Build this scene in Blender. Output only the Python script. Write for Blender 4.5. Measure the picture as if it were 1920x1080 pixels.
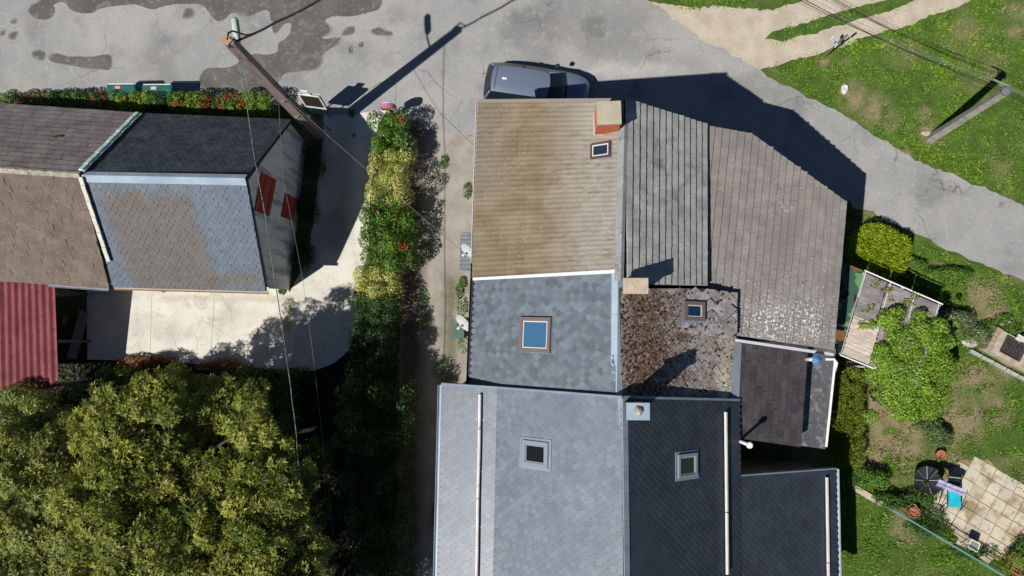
import bpy, math, random
import numpy as np
from mathutils import Vector, Matrix

for o in list(bpy.data.objects): bpy.data.objects.remove(o)
random.seed(7); RNG = np.random.default_rng(7)
scene = bpy.context.scene
COL = scene.collection

# ------------------------------------------------------------------ camera, sky, sun
FOC, CAMH = 1356.0, 28.5              # focal length in photo pixels, drone height in metres
def _rot():
    a = Vector(((1010-960)/FOC, -(640-540)/FOC, -1)).normalized()   # pixel straight below the drone
    return a.rotation_difference(Vector((0, 0, -1))).to_matrix()
ROT = _rot()
cam = bpy.data.cameras.new('camera'); camo = bpy.data.objects.new('camera', cam); COL.objects.link(camo)
cam.sensor_width = 36; cam.lens = FOC*36/1920; cam.clip_end = 500
camo.matrix_world = Matrix.Translation((0, 0, CAMH)) @ ROT.to_4x4()
scene.camera = camo
SX, SY = 0.62, 0.47                   # shadow offset on the ground for one metre of height
world = bpy.data.worlds.new('World'); scene.world = world; world.use_nodes = True
nt = world.node_tree; sky = nt.nodes.new('ShaderNodeTexSky'); sky.sky_type = 'NISHITA'; sky.sun_disc = False; sky.air_density = 0.5; sky.dust_density = 0.1; sky.ozone_density = 5.0
sky.sun_elevation = math.atan(1/math.hypot(SX, SY)); sky.sun_rotation = math.atan2(-SX, -SY)
nt.links.new(sky.outputs[0], nt.nodes['Background'].inputs[0]); nt.nodes['Background'].inputs[1].default_value = 0.068
sl = bpy.data.lights.new('sun', 'SUN'); sl.energy = 5.0; sl.angle = math.radians(0.5); sl.color = (1, 0.965, 0.91)
so = bpy.data.objects.new('sun', sl); COL.objects.link(so)
so.rotation_euler = Vector((SX, SY, -1)).to_track_quat('-Z', 'Y').to_euler(); so.location = (-20, -15, 40)
scene.render.engine = 'CYCLES'
scene.view_settings.view_transform = 'Standard'; scene.view_settings.look = 'None'
scene.view_settings.exposure = 0.0; scene.view_settings.gamma = 1

# ------------------------------------------------------------------ pixel -> place
def ray(px, py): return ROT @ Vector(((px-960)/FOC, -(py-540)/FOC, -1))
def P(px, py, z=0.0):                 # the point at height z seen at a photo pixel
    d = ray(px, py); t = (z-CAMH)/d.z
    return Vector((d.x*t, d.y*t, z))
def Pplane(px, py, o, n):             # the point of a plane seen at a photo pixel
    d = ray(px, py); c = Vector((0, 0, CAMH)); t = (o-c).dot(n)/d.dot(n)
    return c+d*t
def lin(c): return c/12.92 if c <= 0.04045 else ((c+0.055)/1.055)**2.4
def sr(r, g, b, k=1.35): return (lin(r/255)/k, lin(g/255)/k, lin(b/255)/k)

# ------------------------------------------------------------------ materials
def N(nt, t, **kw):
    n = nt.nodes.new(t)
    for k, v in kw.items():
        if k.startswith('i_'): n.inputs[k[2:].replace('_', ' ')].default_value = v
        else: setattr(n, k, v)
    return n
def noise_fac(nt, pos, scale, lo, hi, detail=4, vscale=None, dist=0.0):
    L = nt.links
    if vscale:
        mp = N(nt, 'ShaderNodeVectorMath', operation='MULTIPLY'); L.new(pos, mp.inputs[0]); mp.inputs[1].default_value = vscale; pos = mp.outputs[0]
    n = N(nt, 'ShaderNodeTexNoise'); n.inputs['Scale'].default_value = scale; n.inputs['Detail'].default_value = detail; n.inputs['Distortion'].default_value = dist
    L.new(pos, n.inputs['Vector'])
    m = N(nt, 'ShaderNodeMapRange'); m.inputs['From Min'].default_value = lo; m.inputs['From Max'].default_value = hi
    L.new(n.outputs['Fac'], m.inputs['Value'])
    return m.outputs['Result']
def mixc(nt, fac, a, b):
    m = N(nt, 'ShaderNodeMix', data_type='RGBA'); L = nt.links
    for s, v in ((m.inputs[0], fac), (m.inputs[6], a), (m.inputs[7], b)):
        if isinstance(v, (int, float)): s.default_value = v
        elif isinstance(v, tuple): s.default_value = (*v, 1)
        else: L.new(v, s)
    return m.outputs[2]
def mul(nt, a, b):
    m = N(nt, 'ShaderNodeMath', operation='MULTIPLY')
    for s, v in zip(m.inputs, (a, b)):
        if isinstance(v, (int, float)): s.default_value = v
        else: nt.links.new(v, s)
    return m.outputs[0]
def boxmask(nt, pos, cx, cy, rx, ry, soft, wob=0.25, wscale=1.6):
    # soft-edged world-space patch with a ragged edge
    L = nt.links
    nz = N(nt, 'ShaderNodeTexNoise'); nz.inputs['Scale'].default_value = wscale; nz.inputs['Detail'].default_value = 5; L.new(pos, nz.inputs['Vector'])
    w = N(nt, 'ShaderNodeVectorMath', operation='MULTIPLY_ADD'); L.new(nz.outputs['Color'], w.inputs[0]); w.inputs[1].default_value = (wob*2,)*3
    s0 = N(nt, 'ShaderNodeVectorMath', operation='SUBTRACT'); L.new(pos, s0.inputs[0]); s0.inputs[1].default_value = (cx+wob, cy+wob, 0)
    L.new(s0.outputs[0], w.inputs[2])
    ab = N(nt, 'ShaderNodeVectorMath', operation='ABSOLUTE'); L.new(w.outputs[0], ab.inputs[0])
    sp = N(nt, 'ShaderNodeSeparateXYZ'); L.new(ab.outputs[0], sp.inputs[0])
    r = []
    for out, rr in ((sp.outputs[0], rx), (sp.outputs[1], ry)):
        m = N(nt, 'ShaderNodeMapRange'); m.inputs['From Min'].default_value = rr+soft; m.inputs['From Max'].default_value = rr-soft
        L.new(out, m.inputs['Value']); r.append(m.outputs['Result'])
    return mul(nt, r[0], r[1])
MATS = {}
def mat(name, c1, c2=None, scale=3.0, lo=0.35, hi=0.65, rough=0.85, bump=0.0, bscale=60, rand=0.0, spots=(), patches=(), grain=0.12, gscale=45, spec=0.3, metal=0.0, attr=None, vscale=None, cracks=()):
    if name in MATS: return MATS[name]
    m = bpy.data.materials.new(name); m.use_nodes = True; nt = m.node_tree; L = nt.links
    bs = nt.nodes['Principled BSDF']
    geo = N(nt, 'ShaderNodeNewGeometry'); pos = geo.outputs['Position']
    col = mixc(nt, noise_fac(nt, pos, scale, lo, hi, vscale=vscale), c1, c2 or c1)
    for (a, c) in (attr or ()):        # blend by a mesh attribute
        at = N(nt, 'ShaderNodeAttribute', attribute_name=a); col = mixc(nt, at.outputs['Fac'], col, c)
    for p in patches:                  # (cx, cy, rx, ry, soft, colour, strength)
        f = boxmask(nt, pos, *p[:5], wob=p[7] if len(p) > 7 else 0.25)
        col = mixc(nt, mul(nt, f, p[6]), col, p[5])
    if rand:
        oi = N(nt, 'ShaderNodeObjectInfo'); at = N(nt, 'ShaderNodeAttribute', attribute_name='tint')
        ad = N(nt, 'ShaderNodeMath', operation='ADD'); L.new(oi.outputs['Random'], ad.inputs[0]); L.new(at.outputs['Fac'], ad.inputs[1])
        fr = N(nt, 'ShaderNodeMath', operation='FRACT'); L.new(ad.outputs[0], fr.inputs[0])
        mr = N(nt, 'ShaderNodeMapRange'); mr.inputs['To Min'].default_value = 1-rand; mr.inputs['To Max'].default_value = 1+rand; L.new(fr.outputs[0], mr.inputs['Value'])
        hs = N(nt, 'ShaderNodeHueSaturation'); L.new(mr.outputs[0], hs.inputs['Value']); L.new(col, hs.inputs['Color']); col = hs.outputs[0]
    for s in spots:                    # (scale, lo, hi, colour, strength[, mask scale, mask lo, mask hi[, stretch]])
        f = noise_fac(nt, pos, s[0], s[1], s[2], detail=3, vscale=s[8] if len(s) > 8 else None)
        if len(s) > 9: f = mul(nt, f, boxmask(nt, pos, *s[9], wob=.5))
        if len(s) > 5 and s[5]: f = mul(nt, f, noise_fac(nt, pos, s[5], s[6], s[7], detail=2))
        col = mixc(nt, mul(nt, f, s[4]), col, s[3])
    for (cs, cw, cc_, st_) in cracks:
        dn_ = N(nt, 'ShaderNodeTexNoise'); dn_.inputs['Scale'].default_value = cs*2.5; dn_.inputs['Detail'].default_value = 4; L.new(pos, dn_.inputs['Vector'])
        va = N(nt, 'ShaderNodeVectorMath', operation='MULTIPLY_ADD'); L.new(dn_.outputs['Color'], va.inputs[0]); va.inputs[1].default_value = (.9, .9, .9); L.new(pos, va.inputs[2])
        vo = N(nt, 'ShaderNodeTexVoronoi', feature='DISTANCE_TO_EDGE'); vo.inputs['Scale'].default_value = cs; L.new(va.outputs[0], vo.inputs['Vector'])
        mr = N(nt, 'ShaderNodeMapRange'); mr.inputs['From Min'].default_value = cw; mr.inputs['From Max'].default_value = 0; L.new(vo.outputs['Distance'], mr.inputs['Value'])
        col = mixc(nt, mul(nt, mul(nt, mr.outputs[0], noise_fac(nt, pos, cs*.8, .48, .62, 2)), st_), col, cc_)
    if grain:
        g = noise_fac(nt, pos, gscale, 0.25, 0.75, detail=2)
        mr = N(nt, 'ShaderNodeMapRange'); mr.inputs['To Min'].default_value = 1-grain; mr.inputs['To Max'].default_value = 1+grain; L.new(g, mr.inputs['Value'])
        hs = N(nt, 'ShaderNodeHueSaturation'); L.new(mr.outputs[0], hs.inputs['Value']); L.new(col, hs.inputs['Color']); col = hs.outputs[0]
    L.new(col, bs.inputs['Base Color'])
    bs.inputs['Roughness'].default_value = rough; bs.inputs['Specular IOR Level'].default_value = spec; bs.inputs['Metallic'].default_value = metal
    if bump:
        n = N(nt, 'ShaderNodeTexNoise'); n.inputs['Scale'].default_value = bscale; n.inputs['Detail'].default_value = 3; L.new(pos, n.inputs['Vector'])
        b = N(nt, 'ShaderNodeBump'); b.inputs['Strength'].default_value = bump; b.inputs['Distance'].default_value = 0.02
        L.new(n.outputs['Fac'], b.inputs['Height']); L.new(b.outputs[0], bs.inputs['Normal'])
    MATS[name] = m; return m
def leafmat(name, transl=0.25, rough=0.5, spec=0.35):
    if name in MATS: return MATS[name]
    m = bpy.data.materials.new(name); m.use_nodes = True; nt = m.node_tree; L = nt.links
    bs = nt.nodes['Principled BSDF']; out = nt.nodes['Material Output']
    at = N(nt, 'ShaderNodeAttribute', attribute_name='col'); L.new(at.outputs['Color'], bs.inputs['Base Color'])
    bs.inputs['Roughness'].default_value = rough; bs.inputs['Specular IOR Level'].default_value = spec
    tr = N(nt, 'ShaderNodeBsdfTranslucent'); L.new(at.outputs['Color'], tr.inputs[0])
    mx = N(nt, 'ShaderNodeMixShader'); mx.inputs[0].default_value = transl
    L.new(bs.outputs[0], mx.inputs[1]); L.new(tr.outputs[0], mx.inputs[2]); L.new(mx.outputs[0], out.inputs[0])
    MATS[name] = m; return m
def glassmat(name, col, rough=0.03, spec=0.6):
    m = mat(name, col, rough=rough, grain=0, spec=spec); return m

# ------------------------------------------------------------------ objects
WM = {}
def attach(o, parent):
    if parent is not None:
        o.parent = parent
        o.matrix_parent_inverse = WM.get(parent.name, Matrix.Identity(4)).inverted()
def tag(o, label, cat, group=None):
    o['label'] = label; o['category'] = cat
    if group: o['group'] = group
    return o
def thing(name, label, cat, loc, group=None):
    o = bpy.data.objects.new(name, None); COL.objects.link(o); o.location = loc; o.empty_display_size = 0.2
    WM[o.name] = Matrix.Translation(loc); tag(o, label, cat, group); return o
def finish(name, me, material, parent=None, kind=None):
    o = bpy.data.objects.new(name, me); COL.objects.link(o)
    if material is not None: me.materials.append(material)
    if parent is not None: attach(o, parent)
    if kind: o['kind'] = kind
    return o
def recentre(o):                       # put a single-mesh thing's origin at its base
    me = o.data; n = len(me.vertices); a = np.empty(n*3, np.float32); me.vertices.foreach_get('co', a); a = a.reshape(-1, 3)
    c = np.array([(a[:, 0].min()+a[:, 0].max())/2, (a[:, 1].min()+a[:, 1].max())/2, a[:, 2].min()])
    me.vertices.foreach_set('co', (a-c).astype(np.float32).ravel()); me.update(); o.location = c
    WM[o.name] = Matrix.Translation(Vector(c)); return o
class MB:
    def __init__(s): s.v = []; s.f = []; s.t = []; s.sm = False
    def add(s, vs, fs, tint=0.0):
        b = len(s.v); s.v += [tuple(p) for p in vs]; s.f += [tuple(i+b for i in f) for f in fs]; s.t += [tint]*len(vs); return s
    def box(s, c, size, rz=0.0, mtx=None):
        x, y, z = size[0]/2, size[1]/2, size[2]/2
        pts = [Vector((a*x, b*y, d*z)) for d in (-1, 1) for a, b in ((-1, -1), (1, -1), (1, 1), (-1, 1))]
        M = mtx if mtx is not None else Matrix.Rotation(rz, 4, 'Z')
        return s.add([Vector(c)+(M.to_3x3() @ p) for p in pts], [(3, 2, 1, 0), (4, 5, 6, 7), (0, 1, 5, 4), (1, 2, 6, 5), (2, 3, 7, 6), (3, 0, 4, 7)])
    def plate(s, poly, d, tint=0.0):   # polygon (3-D points) extruded by the vector d
        n = len(poly); top = [Vector(p) for p in poly]; bot = [p+Vector(d) for p in top]
        fs = [tuple(range(n)), tuple(range(2*n-1, n-1, -1))]+[(i, i+n, (i+1) % n+n, (i+1) % n) for i in range(n)]
        return s.add(top+bot, fs, tint)
    def tube(s, pts, r, n=8, cap=True):
        pts = [Vector(p) for p in pts]; rs = r if isinstance(r, (list, tuple)) else [r]*len(pts)
        vs = []; up = Vector((0, 0, 1))
        for i, p in enumerate(pts):
            t = (pts[min(i+1, len(pts)-1)]-pts[max(i-1, 0)]).normalized()
            a = t.cross(up)
            if a.length < 1e-3: a = t.cross(Vector((1, 0, 0)))
            a.normalize(); b = a.cross(t)
            vs += [p+(a*math.cos(2*math.pi*k/n)+b*math.sin(2*math.pi*k/n))*rs[i] for k in range(n)]
        fs = [(i*n+k, i*n+(k+1) % n, (i+1)*n+(k+1) % n, (i+1)*n+k) for i in range(len(pts)-1) for k in range(n)]
        if cap: fs += [tuple(range(n-1, -1, -1)), tuple(range((len(pts)-1)*n, len(pts)*n))]
        return s.add(vs, fs)
    def lathe(s, c, prof, n=16, axis=None):  # profile of (radius, height) about an axis
        M = Matrix.Identity(3) if axis is None else Vector((0, 0, 1)).rotation_difference(Vector(axis)).to_matrix()
        vs = [Vector(c)+M @ Vector((r*math.cos(2*math.pi*k/n), r*math.sin(2*math.pi*k/n), h)) for r, h in prof for k in range(n)]
        fs = [(i*n+k, i*n+(k+1) % n, (i+1)*n+(k+1) % n, (i+1)*n+k) for i in range(len(prof)-1) for k in range(n)]
        fs += [tuple(range(n-1, -1, -1)), tuple(range((len(prof)-1)*n, len(prof)*n))]
        return s.add(vs, fs)
    def mesh(s, name, tint=False):
        me = bpy.data.meshes.new(name); me.from_pydata(s.v, [], s.f)
        if tint:
            a = me.attributes.new('tint', 'FLOAT', 'POINT'); a.data.foreach_set('value', s.t)
        if s.sm: me.polygons.foreach_set('use_smooth', [True]*len(me.polygons))
        me.update(); return me
    def build(s, name, material, parent=None, kind=None, tint=False, smooth=False):
        s.sm = smooth; return finish(name, s.mesh(name, tint), material, parent, kind)
def np_mesh(name, verts, quads, cols=None):
    me = bpy.data.meshes.new(name); k = quads.shape[1]
    me.vertices.add(len(verts)); me.vertices.foreach_set('co', verts.astype(np.float32).ravel())
    me.loops.add(quads.size); me.loops.foreach_set('vertex_index', quads.astype(np.int32).ravel())
    me.polygons.add(len(quads)); me.polygons.foreach_set('loop_start', np.arange(0, quads.size, k, dtype=np.int32))
    me.polygons.foreach_set('loop_total', np.full(len(quads), k, np.int32))
    if cols is not None:
        a = me.attributes.new('col', 'FLOAT_COLOR', 'POINT'); a.data.foreach_set('color', np.concatenate([cols, np.ones((len(cols), 1))], 1).astype(np.float32).ravel())
    me.update(calc_edges=True); me.validate(); return me

# ------------------------------------------------------------------ leaves
def unit(a): return a/np.maximum(np.linalg.norm(a, axis=1, keepdims=True), 1e-9)
def leaves(base, axis, nrm, ln, wd, col):
    axis = unit(axis); side = unit(np.cross(axis, nrm)); nn = np.cross(side, axis)
    ln = ln[:, None]; wd = wd[:, None]
    mid = base+axis*ln*0.55
    v = np.stack([base, mid+side*wd/2+nn*wd*0.12, base+axis*ln-nn*ln*0.08, mid-side*wd/2+nn*wd*0.12], 1).reshape(-1, 3)
    q = np.arange(len(base)*4).reshape(-1, 4)
    return v, q, np.repeat(col, 4, 0)
def pick_cols(n, pal, var=0.18):
    pal = np.array([p[:3] for p in pal]); i = RNG.integers(0, len(pal), n)
    return np.clip(1.55*pal[i]*(1+RNG.normal(0, var, (n, 1)))*(1+RNG.normal(0, 0.05, (n, 3))), 0.003, 0.9)
def blob_points(blobs, n):
    # points spread through the outer shell of a union of ellipsoids, mostly on the sunny upper sides
    w = np.array([b[3]*b[4]+b[3]*b[5]+b[4]*b[5] for b in blobs]); idx = RNG.choice(len(blobs), n, p=w/w.sum())
    B = np.array(blobs)[idx]; d = unit(RNG.normal(0, 1, (n, 3))); d[:, 2] = np.where(d[:, 2] < -0.35, -d[:, 2], d[:, 2])
    r = 1-np.abs(RNG.normal(0, 0.16, n)); r = np.clip(r, 0.35, 1.04)
    p = B[:, :3]+d*B[:, 3:6]*r[:, None]; p[:, 2] = np.maximum(p[:, 2], 0.03)
    return p, unit(d/B[:, 3:6])
def box_blobs(x0, x1, y0, y1, h, r=0.42, jitter=0.12):
    out = []; nx = max(1, round((x1-x0)/(r*1.3))); ny = max(1, round((y1-y0)/(r*1.3)))
    for i in range(nx):
        for j in range(ny):
            rx = max(r, (x1-x0)/nx*0.6)*(1+RNG.normal(0, jitter*.5)); ry = max(r, (y1-y0)/ny*0.6)*(1+RNG.normal(0, jitter*.5))
            cx = x0+(i+0.5)*(x1-x0)/nx+RNG.normal(0, jitter)*0.4; cy = y0+(j+0.5)*(y1-y0)/ny+RNG.normal(0, jitter)*0.4
            hh = h*(1+RNG.normal(0, jitter*0.6)); out.append((cx, cy, hh*0.52, rx, ry, hh*0.5))
    return out
LEAF = leafmat('leaf')
BARK = mat('bark', (0.09, 0.065, 0.045), (0.045, 0.035, 0.025), 9, bump=0.5, bscale=30)
def shrub(name, label, blobs, pal, n, ls=0.07, aspect=0.5, spread=0.9, group=None, cat='shrub', accents=None, upright=0.0, stems=3):
    c = np.mean(np.array(blobs)[:, :2], 0); t = thing(name, label, cat, (c[0], c[1], 0), group)
    p, nr = blob_points(blobs, n)
    ax = RNG.normal(0, 1, (n, 3)); ax -= nr*np.sum(ax*nr, 1, keepdims=True)*(1-upright); ax = unit(ax)+nr*(0.35+upright)
    nn = nr+RNG.normal(0, spread*0.5, (n, 3)); nn[:, 2] += 0.4
    ln = ls*RNG.uniform(0.7, 1.35, n)
    col = pick_cols(n, pal)
    if accents is not None:            # (colour, share, clump size)
        for ac, share in accents:
            cen = p[RNG.integers(0, n, max(3, int(n*share/25)))]
            d = np.min(np.linalg.norm(p[:, None, :]-cen[None, :, :], axis=2), 1) if n*len(cen) < 4e6 else RNG.uniform(0, 1, n)
            sel = d < np.quantile(d, share); col[sel] = pick_cols(int(sel.sum()), [ac])
    v, q, cc = leaves(p, ax, unit(nn), ln, ln*aspect, col)
    finish('foliage', np_mesh('foliage', v, q, cc), LEAF, t)
    mb = MB()
    for k in range(stems):
        b = blobs[int(RNG.integers(len(blobs)))]
        mb.tube([(c[0]+RNG.normal(0, 0.05), c[1]+RNG.normal(0, 0.05), -0.02), ((c[0]+b[0])/2, (c[1]+b[1])/2, b[2]*0.5), (b[0], b[1], b[2]*1.1)], [0.03, 0.022, 0.01], 6)
    mb.build('stem', BARK, t)
    return t

# ------------------------------------------------------------------ ground, road, tracks
def vnoise(x, y, s, seed=0):
    r = np.random.default_rng(seed).uniform(0, 1, (64, 64)); x = np.asarray(x)/s; y = np.asarray(y)/s
    xi = np.floor(x).astype(int); yi = np.floor(y).astype(int); fx = x-xi; fy = y-yi
    fx = fx*fx*(3-2*fx); fy = fy*fy*(3-2*fy); g = lambda a, b: r[a % 64, b % 64]
    return (g(xi, yi)*(1-fx)+g(xi+1, yi)*fx)*(1-fy)+(g(xi, yi+1)*(1-fx)+g(xi+1, yi+1)*fx)*fy
def fnoise(x, y, s, seed=0): return (vnoise(x, y, s, seed)+0.5*vnoise(x, y, s/2.1, seed+1)+0.25*vnoise(x, y, s/4.3, seed+2))/1.75
def inpoly(x, y, poly):
    r = np.zeros(len(x), bool); n = len(poly)
    for i in range(n):
        x0, y0 = poly[i][:2]; x1, y1 = poly[(i+1) % n][:2]
        if y0 == y1: continue
        c = ((y0 > y) != (y1 > y)) & (x < (x1-x0)*(y-y0)/(y1-y0)+x0); r ^= c
    return r
def gpoly(pts, z=0.0): return [P(a, b, z) for a, b in pts]
def rough(poly, amp=0.06, step=0.14, seed=0):
    rg = np.random.default_rng(seed); out = []; n = len(poly); k = 0; ph = rg.uniform(0, 99)
    for i in range(n):
        a, b = Vector(poly[i]), Vector(poly[(i+1) % n]); d = b-a; m = max(1, int(d.length/step))
        if d.length > 60: m = 1
        nr = Vector((-d.y, d.x, 0)).normalized()
        for j in range(m):
            p = a+d*j/m; o = (float(vnoise([p.x*1.0+ph], [p.y], 0.55, seed)[0])-0.5)*2*amp+rg.normal(0, amp*0.3)
            out.append(p+nr*o)
    return out
def sheet(name, poly, z, material, amp=0.06, step=0.14, seed=1, kind='structure', thick=0.0):
    r = rough(poly, amp, step, seed) if amp else [Vector(p) for p in poly]
    r = [Vector((p.x, p.y, z)) for p in r]
    ar = sum(r[i].x*r[(i+1) % len(r)].y-r[(i+1) % len(r)].x*r[i].y for i in range(len(r)))
    if ar < 0: r.reverse()
    mb = MB()
    if thick: mb.plate(r, (0, 0, -thick))
    else: mb.add(r, [tuple(range(len(r)))])
    o = mb.build(name, material); o['kind'] = kind; return o, r

ROAD = gpoly([(-400, -300), (1130, -300), (1215, 0), (1262, 28), (1300, 52), (1345, 82), (1385, 105), (1420, 128), (1470, 158), (1520, 185), (1565, 205), (1620, 240), (1680, 280), (1740, 310), (1800, 335), (1860, 358), (1930, 385), (2400, 560),
              (2400, 720), (1930, 530), (1860, 500), (1800, 478), (1750, 455), (1700, 428), (1660, 410), (1620, 392), (1560, 380), (1400, 330), (1100, 262), (905, 262), (880, 252), (838, 250), (800, 232), (765, 224), (720, 210), (660, 216), (600, 214), (560, 205), (500, 200), (-400, 185)])
TRACK = gpoly([(1214, 2), (1290, 17), (1350, 10), (1425, 18), (1470, 12), (1560, -20), (1660, -70), (1900, -90), (1830, 0), (1700, 47), (1600, 77), (1540, 101), (1470, 118), (1425, 131), (1380, 108), (1300, 60)])
ISLAND = gpoly([(1427, 76), (1448, 60), (1480, 50), (1540, 33), (1600, 15), (1660, 2), (1720, -25), (1740, -15), (1680, 18), (1640, 25), (1600, 38), (1530, 62), (1460, 79)])
LANE = gpoly([(752, 226), (800, 222), (850, 246), (900, 256), (915, 262), (915, 1130), (742, 1130), (748, 800), (752, 560), (745, 400)])
DRIVE = gpoly([(606, 216), (660, 213), (725, 206), (708, 232), (702, 300), (694, 380), (692, 470), (672, 540), (667, 620), (656, 655), (630, 680), (590, 697), (540, 697), (480, 690), (400, 682), (300, 677), (166, 674), (163, 545), (165, 470), (500, 480), (543, 548), (572, 490), (588, 420), (597, 330), (606, 262)])
PATIO = gpoly([(1752, 912), (1776, 880), (1802, 862), (1850, 862), (1900, 900), (1940, 945), (1945, 1000), (1893, 1040), (1872, 1052), (1840, 1040), (1806, 1015), (1775, 985), (1750, 960), (1738, 940)])
# soil and turf sheet: fine where the photo looks, coarse to the horizon
gx = np.concatenate([[-400, -150, -70, -40], np.arange(-25, 23.01, 0.16), [40, 70, 150, 400]])
gy = np.concatenate([[-400, -150, -60, -30], np.arange(-13, 17.01, 0.16), [30, 60, 150, 400]])
GX, GY = np.meshgrid(gx, gy); X = GX.ravel(); Y = GY.ravel()
def blobsum(X, Y, lst):
    s = np.zeros(len(X))
    for px, py, r in lst:
        c = P(px, py); rr = r/47.6; s = np.maximum(s, np.clip(1.5-np.hypot(X-c.x, Y-c.y)/rr, 0, 1))
    return s
DRYSPOTS = [(1600, 182, 26), (1640, 205, 28), (1665, 225, 20), (1545, 115, 10), (1742, 250, 22), (1735, 215, 14), (1700, 290, 10), (1890, 20, 18), (1900, 60, 14), (1585, 118, 9), (1715, 780, 55), (1660, 800, 45), (1640, 765, 30), (1800, 790, 40), (1830, 715, 36), (1780, 730, 25), (1870, 770, 25), (1770, 850, 30), (1840, 560, 34), (1865, 590, 24), (1880, 690, 24), (1690, 830, 40), (1640, 850, 30), (1700, 930, 20), (1690, 985, 22), (1860, 640, 20), (1810, 520, 12), (1720, 505, 14), (1690, 900, 22), (1560, 690, 14)]
def dryness(X, Y):
    d = blobsum(X, Y, DRYSPOTS)*0.8; d = d*np.clip(2.6*fnoise(X, Y, 0.38, 11)-.45, 0, 1.25); d += np.clip((fnoise(X, Y, 1.3, 5)-0.6)*2.2, 0, 0.5)
    return np.clip(d, 0, 1)
dry = dryness(X, Y)
woods_shade = np.clip((-3.2-X)*0.9, 0, 1)*np.clip((1.5-Y)*0.9, 0, 1)  # soil under the trees, darkened further to stand in for their shade
nX, nY = len(gx), len(gy)
ii = (np.arange(nY-1)[:, None]*nX+np.arange(nX-1)[None, :]).ravel()
gme = np_mesh('ground', np.stack([X, Y, np.zeros_like(X)], 1), np.stack([ii, ii+1, ii+nX+1, ii+nX], 1))
for nm, arr in (('dry', dry), ('woods_shade', woods_shade)):
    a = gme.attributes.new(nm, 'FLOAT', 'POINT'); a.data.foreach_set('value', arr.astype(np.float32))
M_GROUND = mat('turf_soil', (0.045, 0.09, 0.014), (0.08, 0.135, 0.022), 1.8, rough=0.95, bump=0.8, bscale=35, grain=0.3, gscale=30, attr=(('dry', (0.26, 0.205, 0.12)), ('woods_shade', (0.018, 0.017, 0.01))))
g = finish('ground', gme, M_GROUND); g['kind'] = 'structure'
ASPH = sr(178, 174, 168)
M_ROAD = mat('asphalt', sr(166, 167, 167), sr(178, 176, 171), 0.9, cracks=((.45, .012, sr(96, 94, 92), .8), (1.3, .014, sr(120, 118, 115), .5)), rough=0.9, bump=0.35, bscale=70, grain=0.24, gscale=30,
             spots=((0.55, 0.52, 0.66, sr(140, 138, 136), 0.55), (1.4, 0.56, 0.7, sr(128, 127, 127), 0.5, 0.35, 0.45, 0.6), (3.5, 0.58, 0.7, sr(200, 196, 186), 0.4), (0.25, 0.5, 0.62, sr(196, 192, 186), 0.5), (7, 0.66, 0.72, sr(105, 104, 104), 0.5, 0.6, 0.5, 0.62)),
             patches=((P(1120, 55).x, P(1120, 55).y, 2.6, 1.3, 0.7, sr(140, 138, 136), 0.5, 0.6), (P(1115, 50).x, P(1115, 50).y, 0.4, 0.4, 0.15, sr(120, 119, 118), 0.55, 0.3), (P(1000, 40).x, P(1000, 40).y, 1.1, 0.5, 0.4, sr(130, 128, 126), 0.6, 0.5), (P(1180, 130).x, P(1180, 130).y, 1.6, 0.25, 0.2, sr(208, 205, 200), 0.7, 0.4)))
sheet('road', ROAD, 0.008, M_ROAD, 0.09, 0.16, 3)
M_TRACK = mat('track_gravel', sr(220, 207, 186), sr(200, 186, 164), 1.5, rough=0.95, bump=0.5, bscale=60, grain=0.2, gscale=40, spots=((20, 0.62, 0.68, sr(225, 218, 205), 0.6),))
sheet('gravel_track', TRACK, 0.012, M_TRACK, 0.1, 0.16, 4)
sheet('grass_island', ISLAND, 0.017, M_GROUND, 0.08, 0.14, 5)
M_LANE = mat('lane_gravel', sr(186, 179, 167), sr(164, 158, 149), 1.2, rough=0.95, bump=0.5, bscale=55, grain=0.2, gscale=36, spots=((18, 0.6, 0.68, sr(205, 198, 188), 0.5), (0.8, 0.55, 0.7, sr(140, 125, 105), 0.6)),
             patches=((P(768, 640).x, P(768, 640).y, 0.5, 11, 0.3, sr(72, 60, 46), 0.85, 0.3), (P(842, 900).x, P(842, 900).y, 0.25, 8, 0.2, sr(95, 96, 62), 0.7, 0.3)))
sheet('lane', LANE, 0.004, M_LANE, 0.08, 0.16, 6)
M_CONC = mat('drive_concrete', cracks=((.22, .004, sr(160, 152, 138), .4),), c1=sr(240, 236, 224, 1.25), c2=sr(228, 223, 210, 1.25), scale=1.1, rough=0.85, bump=0.15, bscale=50, grain=0.07, gscale=30, spots=((0.5, 0.48, 0.66, sr(206, 201, 190), 0.7), (2.4, 0.54, 0.7, sr(196, 190, 176), 0.5), (9, 0.64, 0.72, sr(176, 168, 152), 0.5), (15, 0.7, 0.73, sr(110, 102, 88), 0.7)),
             patches=((P(541, 590).x, P(541, 590).y, 0.16, 0.75, 0.1, sr(190, 182, 100), 0.8, 0.1), (P(640, 335).x, P(640, 335).y, 0.35, 2.6, 0.3, sr(165, 160, 150), 0.6, 0.4), (P(620, 430).x, P(620, 430).y, 0.4, 0.9, 0.3, sr(120, 116, 108), 0.6, 0.3), (P(420, 560).x, P(420, 560).y, 2.6, 0.12, 0.1, sr(195, 186, 160), 0.5, 0.15)))
drive, _ = sheet('driveway', DRIVE, 0.03, M_CONC, 0.03, 0.3, 8)
M_JOINT = mat('joint', sr(150, 142, 128), grain=0.1)
for a, b in (((284, 560), (281, 676)), ((402, 560), (394, 682)), ((560, 600), (548, 696)), ((555, 600), (668, 600))):
    p, q = P(*a, 0.0315), P(*b, 0.0315); d = (q-p).normalized(); s = Vector((-d.y, d.x, 0))*0.007
    MB().add([p-s, q-s, q+s, p+s], [(0, 1, 2, 3)]).build('slab_joint', M_JOINT, drive)
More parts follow.
